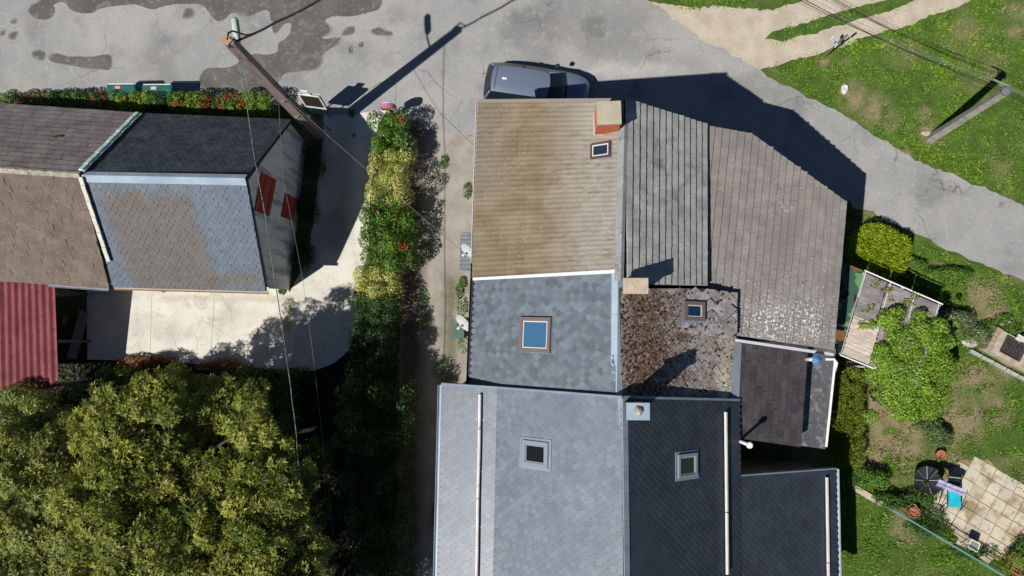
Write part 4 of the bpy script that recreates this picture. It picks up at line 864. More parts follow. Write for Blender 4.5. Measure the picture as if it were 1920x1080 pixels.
# ------------------------------------------------------------------ poles, lamp, wires
M_POLE = mat('brown_concrete', sr(176, 156, 150), sr(146, 126, 120), 3, rough=0.9, grain=0.12, vscale=(3, 3, 0.5))
M_CONP = mat('pole_concrete', sr(186, 182, 172), sr(158, 153, 142), 4, rough=0.9, grain=0.14, spots=((6, 0.62, 0.7, sr(110, 106, 98), 0.6),))
M_WIRE = mat('black_cable', (0.022, 0.022, 0.024), rough=0.6, grain=0)
M_WIREG = mat('grey_cable', (0.16, 0.165, 0.17), rough=0.5, grain=0)
def tapered(mb, a, b, w0, w1, d0, d1, ang):
    R3 = Matrix.Rotation(ang, 3, 'Z'); vs = []
    for p, w, d in ((a, w0, d0), (b, w1, d1)): vs += [p+R3 @ Vector((x*w/2, y*d/2, 0)) for x, y in ((-1, -1), (1, -1), (1, 1), (-1, 1))]
    return mb.add(vs, [(3, 2, 1, 0), (4, 5, 6, 7)]+[(i, (i+1) % 4, 4+(i+1) % 4, 4+i) for i in range(4)])
pb0, pb1 = P(600, 256, 0), P(429, 76, 8.9)
lp = thing('utility_pole', 'tall brown rectangular utility pole at the corner of the slate house gable', 'pole', pb0)
tapered(MB(), pb0-Vector((0, 0, .3)), pb1, .40, .27, .32, .23, math.radians(4)).build('shaft', M_POLE, lp)
tapered(MB(), pb1+Vector((-.06, .0, -.12)), pb1+Vector((-.06, .0, .05)), .3, .28, .24, .22, math.radians(-40)).build('top_block', mat('tan_block', sr(190, 158, 130), grain=0.1), lp)
pv = lambda t: pb0+(pb1-pb0)*t
MB().tube([pv(.05)+Vector((.2, .06, 0)), pv(.3)+Vector((.19, .07, 0)), pv(.62)+Vector((.17, .08, 0))], .035, 6).build('conduit', M_WIREG, lp)
for t in (.33, .5): MB().box(pv(t), (.34, .34, .05), math.radians(-40)).build('band', M_WIREG, lp)
MB().tube([pv(.52)+Vector((-.35, -.2, 0)), pv(.52)+Vector((.4, .25, .05))], .03, 6).build('bracket', M_WIREG, lp)
MB().box(pv(.27)+Vector((.22, .05, 0)), (.14, .12, .32), math.radians(-40)).build('junction_box', mat('box_white', (.6, .6, .6), grain=0), lp)
MB().tube([P(590, 262, 0), pv(.22)+Vector((-.12, -.18, 0))], .06, 6).build('brace', M_TIMBER, lp)
# street lamp on the pole
la, lb = P(446, 84, 7.45), P(440, 33, 7.55)
lam = thing('street_lamp', 'mint green tubular street lamp fixed to the brown utility pole', 'lamp', la)
d = (lb-la); mb = MB(); mb.tube([la+d*t for t in (.0, .08, .3, .6, .9, 1.0)], [.05, .09, .11, .12, .115, .06], 12); mb.build('housing', mat('mint_paint', sr(196, 226, 204, 1.35), rough=0.4, grain=0.02), lam, smooth=True)
MB().tube([la+d*.1+Vector((.1, 0, .06)), la+d*.85+Vector((.07, 0, .08))], .018, 5).build('seam', M_BLACK, lam)
MB().tube([pv(.8), la+Vector((.02, -.05, -.08)), la+d*.05], .035, 8).build('arm', M_WIREG, lam)
MB().tube([la+d*.2+Vector((0, 0, -.1)), la+d*.85+Vector((0, 0, -.1))], .05, 8).build('bulb_cover', mat('lamp_cover', (.7, .72, .7), rough=.3, grain=0), lam)
def cable(name, label, pts, r, m, sag=0.0, cat='cable', wig=0.0, group=None):
    P3 = [Vector(p) for p in pts]; out = []
    for a, b in zip(P3[:-1], P3[1:]):
        n = max(2, int((b-a).length/0.35))
        for i in range(n):
            t = i/n; out.append(a+(b-a)*t-Vector((0, 0, 4*sag*t*(1-t)))+Vector((random.gauss(0, wig), random.gauss(0, wig), 0)))
    out.append(P3[-1]); o = MB().tube(out, r, 6).build(name, m); tag(o, label, cat, group); return o
top = pb1
cable('power_cable', 'thick black twisted cable leaving the brown pole over the road', [top+Vector((0, 0, -.2)), P(470, 66, 8.6), P(540, 32, 8.5), P(600, 0, 8.45), P(760, -85, 8.5)], .038, M_WIRE, wig=.008)
cable('cable_loop', 'black cable loop curling from the top of the brown pole', [top+Vector((-.02, 0, .05)), P(428, 62, 8.9), P(436, 58, 8.85), P(462, 66, 8.7), P(480, 62, 8.6)], .028, M_WIRE)
cable('service_cable', 'grey twisted cable from brown pole across the slate roof to the trees', [top+Vector((0.1, -.1, -.6)), P(447, 105, 8.1), P(456, 150, 7.9), P(466, 220, 7.7), P(478, 300, 7.5), P(498, 410, 7.2), P(515, 520, 6.9), P(530, 620, 6.6), P(548, 750, 6.3), P(556, 820, 6.1), P(580, 1120, 5.5)], .016, mat('twisted_cable', (.22, .22, .22), (.05, .05, .05), 25, grain=0, lo=.45, hi=.55), wig=.006)
cable('telephone_wire', 'thin grey wire from brown pole past the red shutters', [pv(.55), P(530, 330, 4.6), P(552, 440, 4.4), P(567, 520, 4.3), P(585, 650, 4.2), P(625, 1000, 4.2)], .006, M_WIREG)
cable('drop_wire', 'thin wire from brown pole over the hedge to the long house', [pv(.66), P(610, 250, 5.0), P(690, 320, 4.85), P(770, 388, 4.75), P(830, 440, 4.7), P(885, 486, 4.62)], .008, M_WIREG, sag=.02)
cable('guy_wire', 'thin slanting wire beside the brown pole', [pv(.62)+Vector((.1, .1, 0)), P(545, 190, 3.2), P(605, 235, 1.1), P(618, 245, .9)], .01, M_WIREG)
# right pole
rb_, rt_ = P(1744, 261, 0), P(1888, 170, 5.1)
rp = thing('utility_pole', 'pale concrete utility pole standing in the grass with cross-arm', 'pole', rb_)
tapered(MB(), rb_-Vector((0, 0, .3)), rt_, .32, .22, .26, .2, math.radians(60)).build('shaft', M_CONP, rp)
MB().tube([P(1862, 149, 5.0), P(1893, 163, 5.0)], .035, 6).build('cross_arm', mat('mint_arm', sr(150, 185, 165), grain=0), rp)
MB().tube([P(1877, 156, 5.0), rt_-Vector((0, 0, .25))], .025, 6).build('arm_strut', M_WIREG, rp)
MB().lathe(rt_, [(.14, -.12), (.16, -.02), (.12, .06), (.03, .08)], 10).build('pole_cap', M_WIREG, rp)
for i, (x, y, r) in enumerate(((1862, 149, .006), (1870, 153, .006), (1886, 160, .006), (1888, 168, .012), (1884, 172, .012))):
    e = P(1440+i*14, -22-i*5 if i < 3 else -12+i, 5.3); a = P(x, y, 5.05)
    cable('overhead_wire', 'dark overhead wire running from the concrete pole above the gravel track', [a, e], r, M_WIREG if i < 3 else M_WIRE, sag=.25, group='overhead wires on the concrete pole')
    b = P(1990+4*i, y+52+5*i, 5.2); cable('overhead_wire', 'dark overhead wire running from the concrete pole away over the grass', [a, b], r, M_WIREG if i < 3 else M_WIRE, sag=.05, group='overhead wires beyond the concrete pole')
# way-marker sign
sb = P(1544, 107, 0); sg = thing('footpath_sign', 'small white sign with turquoise arrow on a wooden post by the track', 'sign', sb)
MB().box(sb+Vector((.02, .0, .82)), (.09, .07, 1.64), .6).build('post', mat('sign_post', (.16, .13, .1), grain=.15), sg)
pc = [P(1558.5, 73, 1.72), P(1564, 67, 1.76), P(1572, 82, 1.35), P(1566, 90, 1.3)]
nz_ = (pc[1]-pc[0]).cross(pc[3]-pc[0]).normalized(); nz_ = nz_ if nz_.z > 0 else -nz_
pl_ = MB().plate(pc, -nz_*.02).build('plate', mat('sign_white', (.75, .75, .74), rough=.4, grain=0), sg)
f2 = lambda s, t, h=.004: pc[0]*(1-s)*(1-t)+pc[1]*s*(1-t)+pc[2]*s*t+pc[3]*(1-s)*t+nz_*h
M_TURQ = mat('turquoise', sr(40, 190, 170), grain=0)
MB().plate([f2(.15, .45), f2(.85, .5), f2(.85, .82), f2(.5, .62), f2(.15, .82)], -nz_*.003).build('arrow', M_TURQ, pl_)
MB().plate([f2(.3, .2), f2(.7, .2), f2(.7, .28), f2(.3, .28)], -nz_*.003).build('dash', M_TURQ, pl_)
MB().plate([sb+Vector((.06, .06, 1.64)), sb+Vector((.12, .12, 1.9)), sb+Vector((.17, .09, 1.9)), sb+Vector((.1, .02, 1.64))], (0.02, -.02, 0)).build('post_tip', mat('sign_post', (.16, .13, .1)), sg)
# notice board
nb = thing('notice_board', 'dark notice board in a white frame beside the brown utility pole', 'notice board', P(592, 216, 0))
w = [P(558, 175.5, 2.15), P(599, 181, 2.15), P(613, 205, .98), P(573, 199.5, .98)]
wn = (w[1]-w[0]).cross(w[3]-w[0]).normalized(); wn = wn if wn.y < 0 else -wn
MB().plate(w, -wn*.05).build('panel', mat('notice_panel', (.035, .028, .022), rough=.6, grain=.1), nb)
fm = MB()
for i in range(4):
    a, b = w[i], w[(i+1) % 4]; cen = sum(w, Vector())/4
    fm.plate([a+wn*.02, b+wn*.02, b+(cen-b)*.13+wn*.02, a+(cen-a)*.13+wn*.02], -wn*.09)
fm.build('frame', M_WHITE, nb)
MB().plate([lerp(w[0], w[1], .28), lerp(w[0], w[1], .62), lerp(w[0], w[1], .6)+Vector((-.02, .02, .34)), lerp(w[0], w[1], .26)+Vector((-.02, .02, .34))], -wn*.04).build('header_plate', M_WHITE, nb)
for t in (.2, .8): q = lerp(w[3], w[2], t); MB().tube([Vector((q.x, q.y, 0)), q], .03, 8).build('post', M_WIREG, nb)
mp = P(618, 243, 0); tag(recentre(MB().tube([mp, mp+Vector((0, .03, 1.15))], .028, 8).tube([mp+Vector((-.12, .1, .02)), mp+Vector((.1, -.06, .03))], .03, 6).build('marker_post', M_WIREG)), 'thin grey metal post at the driveway edge by the pole', 'post')
# bins behind the roadside hedge
M_BIN = mat('bin_green', sr(52, 118, 106, 1.4), sr(44, 104, 94, 1.4), 3, rough=.45, grain=.04)
def bin_(x0, x1, y, lab, badge):
    a, b = P(x0, y, 1.05), P(x1, y+2, 1.05); c = (a+b)/2; wd = (b-a).length; t = thing('wheeled_bin', lab, 'bin', (c.x, c.y-.35, 0), 'green bins behind the roadside hedge')
    cy = c.y-.26; r4 = lambda z, w_, d_: [Vector((c.x+sx*w_/2, cy+sy*d_/2, z)) for sx, sy in ((-1, -1), (1, -1), (1, 1), (-1, 1))]
    loft(MB(), [r4(.08, wd*.8, .4), r4(.95, wd*.97, .48)]).build('body', M_BIN, t)
    lid = loft(MB(), [r4(.96, wd, .52), r4(1.02, wd, .52), r4(1.06, wd*.92, .42)]).build('lid', M_BIN, t)
    MB().box((c.x-wd*.1, cy+.12, 1.07), (wd*.18, .12, .02)).build('sticker', mat('sticker_'+badge, (.7, .3, .3) if badge == 'a' else (.55, .45, .6), grain=0), lid)
    MB().tube([(c.x-wd*.45, cy+.28, 1.04), (c.x+wd*.45, cy+.28, 1.04)], .025, 8).build('handle', mat('handle_white', (.6, .65, .62), grain=0), t)
    for s in (-1, 1): MB().lathe((c.x+s*wd*.36, cy+.15, .1), [(.03, -.03), (.1, -.03), (.1, .03), (.03, .03)], 12, axis=(1, 0, 0)).build('wheel', M_RUB, t)
bin_(200, 254, 157, 'green wheeled bin half hidden by red hedge leaves', 'a'); bin_(266, 323, 158, 'green wheeled bin with pale lid rim beside dark hedge', 'b')
# pink letter box at the hedge end
kb = P(740, 222, 0); pk_ = thing('letter_box', 'pink arched letter box with green and white trim at the hedge end', 'letter box', kb); M_PINK = mat('pink', sr(205, 120, 180), grain=.05)
def arch(y0, y1, r, z, m, nm, parent):
    prof = [(-r, 0), (-r, .18)]+[(-r*math.cos(t), .18+r*math.sin(t)) for t in np.linspace(0, math.pi, 9)[1:-1]]+[(r, .18), (r, 0)]
    return MB().plate([kb+Vector((x, y0, z+h)) for x, h in prof], (0, y1-y0, 0)).build(nm, m, parent)
bx_ = arch(-.02, .12, .3, 1.1, M_PINK, 'box', pk_); arch(-.04, -.022, .22, 1.15, mat('trim_green', sr(170, 190, 110), grain=0), 'green_arch', bx_); arch(.121, .14, .25, 1.15, M_WHITE, 'white_arch', bx_); arch(-.055, -.042, .1, 1.17, mat('trim_orange', sr(230, 120, 70), grain=0), 'orange_dot', bx_)
MB().box(kb+Vector((0, .08, .57)), (.1, .1, 1.16)).build('post', M_TIMBER, pk_)
# satellite dishes on the west wall
def dish(px, py, z, r, lab, wx):
    c = P(px, py, z); ax = Vector((-.62, -.6, .42)).normalized(); t = thing('satellite_dish', lab, 'satellite dish', c, 'satellite dishes on the west wall')
    prof = [(r*k/6, .22*r*(k/6)**2) for k in range(7)]+[(r*1.01, .22*r+.012)]+[(r*k/6, .22*r*(k/6)**2-.012) for k in range(6, -1, -1)]
    MB().lathe(c, prof, 24, axis=ax).build('reflector', mat('dish_grey', (.48, .49, .49), rough=.45, grain=.02), t, smooth=True)
    tip = c+ax*r*1.0+Vector((0, 0, -r*.55)); MB().tube([c+Vector((0, 0, -r*.85))-ax*.0, tip], .015, 6).build('feed_arm', M_WIREG, t)
    MB().lathe(tip, [(.02, -.05), (.045, -.03), (.045, .05), (.02, .07)], 10, axis=-ax).build('receiver', M_WHITE, t)
    MB().tube([c-ax*.03, c-ax*.12, Vector((wx, c.y, c.z-.15))], .022, 6).build('bracket', M_WIREG, t)
dish(879, 468, 3.9, .3, 'smaller white satellite dish above the grey corrugated canopy', -1.75); dish(872, 603, 3.7, .36, 'larger grey satellite dish above the weedy wall foot', -1.9)
cn = thing('canopy', 'grey corrugated canopy on the west wall of the long house', 'canopy', P(885, 470, 0))
qc = [P(862, 506, 2.3), P(864, 436, 2.3), P(898, 436, 2.55), P(898, 506, 2.55)]; cs_ = Slope(qc[0], qc[1], qc[2])
wavy(qc, 0, 1, 0, 1, 9, .012, .02, .02, cs_.n, 6, .006).build('canopy_sheet', mat('grey_sheet', sr(138, 144, 146), sr(120, 126, 128), 3, grain=.08), cn)
for a in (qc[0], qc[1]): MB().tube([a+Vector((.1, 0, -.02)), Vector((-1.78, a.y, 1.9))], .02, 6).build('strut', M_WIREG, cn)
ub = P(862, 622, 0); t = thing('garden_box', 'faded green storage box among weeds under the satellite dish', 'box', ub); m_ = mat('box_green', sr(88, 118, 108, 1.3), rough=.6); MB().box(ub+Vector((0, 0, .3)), (.42, .5, .6)).build('body', m_, t); MB().box(ub+Vector((0, 0, .63)), (.46, .54, .05)).build('lid', m_, t)

# ------------------------------------------------------------------ garden on the right
M_PATIOB = mat('patio_sand', sr(186, 164, 124), sr(140, 130, 84), 3, grain=.2, spots=((4, .55, .65, sr(96, 104, 48), .7),))
pat, _ = sheet('patio', PATIO, 0.012, M_PATIOB, .05, .14, 31)
M_PAVER = mat('paver_tan', sr(230, 220, 198), sr(212, 201, 177), 1.6, rough=.9, bump=.3, bscale=50, grain=.14, rand=.09, spots=((3, .52, .66, sr(178, 152, 110), .7), (1.2, .56, .68, sr(150, 122, 74), .7), (16, .62, .7, sr(150, 138, 110), .5)))
ang = math.radians(-31); ux, uy = Vector((math.cos(ang), math.sin(ang), 0)), Vector((-math.sin(ang), math.cos(ang), 0)); pc0 = P(1840, 955); S_ = .465
pm = MB(); pm.plate([Vector((-.22, -.215, .04)), Vector((-.2, -.222, .04)), Vector((.222, -.218, .04)), Vector((.219, .21, .04)), Vector((.2, .222, .04)), Vector((-.222, .219, .04))], (0, 0, -.04)); pmesh = pm.mesh('paver'); pmesh.materials.append(M_PAVER)
for i in range(-7, 8):
    for j in range(-6, 7):
        c = pc0+ux*(i*S_)+uy*(j*S_)
        if inpoly(np.array([c.x]), np.array([c.y]), [(p.x*1.02-pc0.x*.02, p.y*1.02-pc0.y*.02) for p in PATIO])[0]:
            o = bpy.data.objects.new('paver', pmesh); COL.objects.link(o); o.parent = pat
            o.matrix_basis = Matrix.Translation((c.x+random.gauss(0, .006), c.y+random.gauss(0, .006), .002+random.uniform(-.008, .01))) @ Matrix.Rotation(ang+random.gauss(0, .02), 4, 'Z')
M_KERB = mat('kerb_pale', sr(222, 208, 184), sr(190, 178, 158), 3, grain=.12)
for i, (a, b, wd) in enumerate((((1586, 690), (1632, 690), .55), ((1598, 912), (1652, 944), .22), ((1790, 992), (1855, 1052), .3))):
    p, q = P(*a), P(*b); d = q-p; o = MB().box(((p.x+q.x)/2, (p.y+q.y)/2, .04), (d.length, wd, .08), math.atan2(d.y, d.x)).build('path', M_KERB); o['kind'] = 'structure'
# pergola with reed roof
pg = thing('pergola', 'weathered reed-roofed pergola with white metal frame beside the tiled roof', 'pergola', P(1665, 620, 0)); ZP = 2.2
qp = [P(1622, 512, ZP), P(1763, 573, ZP), P(1722, 722, ZP), P(1578, 663, ZP)]
M_REED = [mat('reed_'+n, sr(*c, 1.0), sr(*c2, 1.0), 2, rough=.95, grain=.25, gscale=26, rand=.14, vscale=(1.2, 3, 1)) for n, c, c2 in (('grey', (148, 141, 141), (122, 116, 116)), ('lilac', (160, 152, 154), (136, 128, 131)), ('straw', (212, 198, 184), (188, 174, 162)))]
f4 = lambda s, t, h=0.0: qp[0]*(1-s)*(1-t)+qp[1]*s*(1-t)+qp[2]*s*t+qp[3]*(1-s)*t+Vector((0, 0, h))
for (s0, s1, t0, t1, k) in ((0, .3, 0, .52, 0), (.3, .62, 0, .52, 1), (.62, 1, 0, .52, 0), (0, .36, .52, 1, 2), (.36, 1, .52, 1, 1)):
    mb = MB(); n = int(36*(t1-t0)/.5)
    for i in range(n):
        a, b = t0+(t1-t0)*i/n, t0+(t1-t0)*(i+.86)/n; e0, e1 = random.uniform(0, .012), random.uniform(0, .012); h = random.uniform(0, .018)
        mb.plate([f4(s0+e0, a, h), f4(s1-e1, a, h), f4(s1-e1, b, h), f4(s0+e0, b, h)], (0, 0, -.012), random.random())
    mb.build('reed_mat', M_REED[k], pg, 'stuff', tint=True)
for a, b in ((f4(-.02, -.025), f4(1.02, -.025)), (f4(-.02, 1.02), f4(.42, 1.02))): MB().tube([a+Vector((0, 0, .03)), b+Vector((0, 0, .03))], .026, 8).build('rail', M_WHITE, pg)
for s in (0, .33, .66, .97): MB().tube([f4(s, -.03, .05), f4(s, .3, .04)], .012, 6).build('rafter', M_WHITE, pg)
MB().tube([f4(-.01, 0, .02), f4(-.01, 1, .02)], .018, 6).build('rail', mat('rail_grey', (.4, .4, .38), grain=.1), pg)
for s, t in ((0, 0), (.5, -.02), (1, 0), (1, 1), (0, 1), (.45, 1)): q = f4(s, t); MB().tube([(q.x, q.y, 0), (q.x, q.y, ZP-.02)], .035, 8).build('post', M_WHITE, pg)
# camouflage tarpaulin between house and pergola
m = bpy.data.materials.new('camouflage'); m.use_nodes = True; nt = m.node_tree; L = nt.links; MATS['camouflage'] = m
pos = N(nt, 'ShaderNodeNewGeometry').outputs['Position']; col = mixc(nt, noise_fac(nt, pos, 1.7, .47, .49, 2), sr(112, 158, 106), sr(58, 96, 76))
col = mixc(nt, noise_fac(nt, pos, 1.3, .56, .57, 2, (1, -1.2, 1)), col, sr(132, 96, 60)); col = mixc(nt, noise_fac(nt, pos, 1.5, .6, .61, 2, (-1.3, 1, 2)), col, sr(28, 30, 32)); L.new(col, nt.nodes['Principled BSDF'].inputs['Base Color']); nt.nodes['Principled BSDF'].inputs['Roughness'].default_value = .8
qt = [P(1550, 480, 2.3), P(1621, 508, 2.05), P(1579, 662, 2.05), P(1540, 656, 2.3)]
tp_ = MB(); NU, NV = 8, 14; vs = []
for k in (0, 1):
    for j in range(NV+1):
        for i in range(NU+1):
            s, t = i/NU, j/NV; p = qt[0]*(1-s)*(1-t)+qt[1]*s*(1-t)+qt[2]*s*t+qt[3]*(1-s)*t
            vs.append(p+Vector((0, 0, -.12*math.sin(math.pi*s)*math.sin(math.pi*t)+.025*math.sin(9*t+3*s)-.006*k)))
o_ = (NU+1)*(NV+1); fs = [(j*(NU+1)+i, j*(NU+1)+i+1, (j+1)*(NU+1)+i+1, (j+1)*(NU+1)+i) for j in range(NV) for i in range(NU)]
tp_.add(vs, fs+[tuple(x+o_ for x in reversed(f)) for f in fs]); tag(recentre(tp_.build('tarpaulin', m, smooth=True)), 'green camouflage tarpaulin stretched between house eave and reed pergola', 'tarpaulin')
# barbecue
bb = thing('barbecue', 'stone barbecue with blackened fire grate and pale rubble at the garden edge', 'barbecue', P(1880, 655, 0)); br = math.radians(-29)
Q = lambda x, y, z=0.0: P(1880, 652, 0)+Vector((math.cos(br)*x-math.sin(br)*y, math.sin(br)*x+math.cos(br)*y, z))
M_BST = mat('bbq_stone', sr(214, 202, 182), sr(180, 168, 150), 5, grain=.15, bump=.3); M_SOOT = mat('soot', (.03, .028, .027), (.08, .075, .07), 12, grain=.3)
MB().box(Q(.35, .0, .2), (2.2, .95, .4), br).build('base', M_BST, bb)
MB().box(Q(.1, 0, .42), (.72, .6, .05), br).build('hearth', M_SOOT, bb)
for k in range(9): MB().tube([Q(-.24+k*.085, -.28, .52), Q(-.24+k*.085, .28, .52)], .012, 5).build('grate_bar', M_SOOT, bb)
for a, b in (((-.3, -.32), (.48, -.32)), ((-.3, .32), (.48, .32)), ((-.3, -.32), (-.3, .32)), ((.48, -.32), (.48, .32))): MB().tube([Q(*a, .51), Q(*b, .51)], .022, 5).build('grate_frame', mat('rusty_iron', (.12, .06, .04), grain=.2), bb)
for k in range(5): MB().box(Q(-.68+.0*k, -.38+k*.19, .26), (.2, .17, .5), br+random.gauss(0, .05)).build('brick', mat('bbq_brick', sr(200, 182, 150), sr(170, 150, 118), 6, grain=.15), bb)
for k in range(14): MB().box(Q(.1+random.uniform(0, .7), .42+random.uniform(-.06, .22), .42+random.uniform(0, .06)), (random.uniform(.1, .3), random.uniform(.05, .12), .05), br+random.uniform(-.6, .6)).build('rubble', mat('rubble_white', (.6, .58, .54), grain=.15), bb)
MB().lathe(Q(.95, -.05, .4), [(.1, 0), (.27, .02), (.3, .14), (.26, .14), (.2, .06), (.01, .05)], 18).build('fire_bowl', mat('rusty_iron', (.12, .06, .04), grain=.2), bb)
for i in range(5):
    a = Q(-.85+i*.5, -.72, 0); tag(recentre(MB().box(a+Vector((0, 0, .08)), (.46, .12, .16), br).build('edging_stone', mat('edging', sr(200, 208, 196), sr(160, 170, 156), 6, grain=.15))), 'pale edging block in the row below the barbecue', 'edging', 'edging blocks in front of the barbecue')
def rock(px, py, r, h, lab, m, sq=1.0):
    c = P(px, py, 0); n = 9; rg = random.Random(px); rings = []
    for k, (f, z) in enumerate(((1, -.03), (1.02, h*.45), (.7, h*.85))): rings.append([c+Vector((r*f*math.cos(2*math.pi*i/n)*rg.uniform(.8, 1.15), r*sq*f*math.sin(2*math.pi*i/n)*rg.uniform(.8, 1.15), z*rg.uniform(.9, 1.1))) for i in range(n)])
    tag(recentre(loft(MB(), rings).build('rock', m)), lab, 'rock')
M_ROCK = mat('rock_white', sr(226, 218, 204), sr(180, 170, 155), 7, grain=.15, bump=.4)
rock(1582, 168, .12, .22, 'white painted stone at the grassy roadside', mat('rock_paint', (.66, .66, .63), grain=.06), 1.7); rock(1655, 720, .33, .22, 'bleached rock lying between ivy and conifer hedge', M_ROCK, .55); rock(1818, 642, .32, .12, 'flat grey stone slab half under the pale shrub', M_ROCK, .6); rock(1737, 250, .2, .1, 'rubble at the foot of the concrete pole', M_ROCK, .5)
# parasol, lounger, stool, planters
um = thing('parasol', 'dark grey parasol lying tipped open on the patio edge', 'parasol', P(1742, 905, 0)); uc = P(1742, 900, .55); ua = Vector((-.15, .3, 1)).normalized(); M_UMB = mat('parasol_cloth', sr(52, 56, 66), sr(44, 48, 56), 3, rough=.8, grain=.05)
R4 = Vector((0, 0, 1)).rotation_difference(ua).to_matrix(); UP = lambda r, t, z: uc+R4 @ Vector((r*math.cos(t), r*math.sin(t), z))
n = 8; vs = [UP(.52, 2*math.pi*k/n+a, .0) for k in range(n) for a in (0, .39)]; cv = MB(); ring = [UP(.52*(1 if k % 2 == 0 else .965), 2*math.pi*k/16, .0 if k % 2 == 0 else -.02) for k in range(16)]; ap = UP(0, 0, -.2)
cv.add(ring+[ap]+[p-ua*.012 for p in ring]+[ap-ua*.012], [(k, (k+1) % 16, 16) for k in range(16)]+[(17+(k+1) % 16, 17+k, 33) for k in range(16)]+[(k, 17+k, 17+(k+1) % 16, (k+1) % 16) for k in range(16)]); cv.build('canopy', M_UMB, um)
for k in range(8): MB().tube([UP(.03, 2*math.pi*k/8, -.17), UP(.5, 2*math.pi*k/8, .012)], .009, 5).build('rib', M_WIREG if k % 2 else mat('rib_silver', (.5, .52, .54), grain=0), um)
MB().tube([UP(0, 0, -.2), UP(0, 0, .5), UP(0.02, 0, 1.0)], .018, 6).build('pole', M_BLACK, um)
MB().tube([uc-ua*.2, P(1742, 905, .02)], .03, 6).build('tip', M_BLACK, um)
lo_ = thing('sun_lounger', 'turquoise sun lounger with black tube frame and lilac fringed canopy', 'sun lounger', P(1790, 930, 0)); M_TQ = mat('turquoise_cloth', sr(40, 205, 225), sr(30, 190, 214), 3, rough=.7, grain=.04)
l0, l1, l2, l3 = P(1777, 912, .55), P(1802, 915, .55), P(1803, 952, .38), P(1777, 950, .38)
MB().plate([l0, l1, (l1*.4+l2*.6)-Vector((0, 0, .05)), l2, l3, (l0*.4+l3*.6)-Vector((0, 0, .05))], (0, 0, -.025)).build('seat_cloth', M_TQ, lo_)
MB().plate([P(1775, 903, .95), P(1798, 901, .95), l1+Vector((0, .02, .02)), l0+Vector((0, .02, .02))], (0, .02, 0)).build('headrest', mat('head_dark', (.02, .024, .035)), lo_)
for sgn, aa, bb_ in ((0, l0, l3), (1, l1, l2)):
    MB().tube([aa+Vector((0, .05, .05)), aa, bb_, Vector((bb_.x, bb_.y-.1, .3))], .016, 6).build('side_tube', M_BLACK, lo_)
    ex = Vector((.08 if sgn else -.08, 0, 0)); MB().tube([aa+ex+Vector((0, -.1, -.1)), Vector((aa.x+ex.x, aa.y-.75, .02)), Vector((bb_.x, bb_.y-.35, .02))], .015, 6).build('leg', M_BLACK, lo_)
    MB().tube([bb_+ex+Vector((.0, .3, .25)), Vector((bb_.x+ex.x*1.6, bb_.y-.2, .02))], .014, 6).build('leg', M_BLACK, lo_)
MB().tube([Vector((l3.x, l3.y-.35, .02)), Vector((l2.x, l2.y-.35, .02))], .015, 6).build('foot_tube', M_BLACK, lo_)
ca_, cb_ = P(1758, 905, 1.15), P(1808, 925, 1.15); M_LIL = mat('lilac_cloth', sr(214, 212, 240), sr(168, 168, 220), 5, grain=.05); fr = MB()
for i in range(9):
    a, b = lerp(ca_, cb_, i/9), lerp(ca_, cb_, (i+1)/9); o_ = Vector((.06, .12, .03 if i % 2 else 0)); fr.plate([a-o_, b-o_*(.7), b+o_, a+o_], (0, 0, -.01))
fr.build('canopy', M_LIL, lo_); MB().tube([ca_, cb_], .014, 6).build('canopy_rod', M_BLACK, lo_)
for p, q in ((ca_, l0), (cb_, l1)): MB().tube([p, q], .012, 5).build('canopy_strut', M_BLACK, lo_)
sp_ = thing('stool', 'white metal stool frame with its shadow on the tan paving', 'stool', P(1833, 1025, 0)); w = [P(1822, 1011, .55), P(1838, 1020, .55), P(1832, 1035, .55), P(1815, 1026, .55)]
for i in range(4):
    MB().tube([w[i], w[(i+1) % 4]], .018, 6).build('rim', M_WHITE, sp_); MB().tube([w[i], (w[i].x, w[i].y, 0)], .014, 6).build('leg', M_WHITE, sp_)
MB().plate([p-Vector((0, 0, .02)) for p in w], (0, 0, -.01)).build('seat', mat('stool_glass', (.25, .24, .2), rough=.3), sp_)
pl3 = thing('planter', 'square orange wooden planter frame near the tipped parasol', 'planter', P(1710, 953, 0)); w = [P(1704, 948, .3), P(1712, 943, .3), P(1721, 950, .3), P(1713, 960, .3)]
for i in range(4): MB().plate([w[i], w[(i+1) % 4], w[(i+1) % 4]-Vector((0, 0, .3)), w[i]-Vector((0, 0, .3))], (w[(i+2) % 4]-w[(i+1) % 4]).normalized()*.03).build('side_board', mat('planter_wood', sr(232, 180, 130), grain=.1), pl3)
MB().plate([p-Vector((0, 0, .06)) for p in w], (0, 0, -.02)).build('soil', mat('soil', (.05, .045, .02), grain=.3), pl3)
def pot(px, py, r, h, lab):
    c = P(px, py, 0); t = thing('flower_pot', lab, 'pot', c); MB().lathe(c, [(r*.7, 0), (r, h*.9), (r*1.1, h*.9), (r*1.1, h), (r*.93, h), (r*.88, h*.8), (0.01, h*.78)], 18).build('pot', mat('terracotta', sr(200, 130, 98), sr(180, 112, 84), 6, grain=.08), t)
pot(1757, 851, .17, .3, 'terracotta pot beside the straggly garden shrub'); pot(1706, 957, .2, .35, 'terracotta pot beside the square wooden planter'); pot(1902, 1050, .45, .4, 'wide terracotta tub planted with a yellow-green shrub')
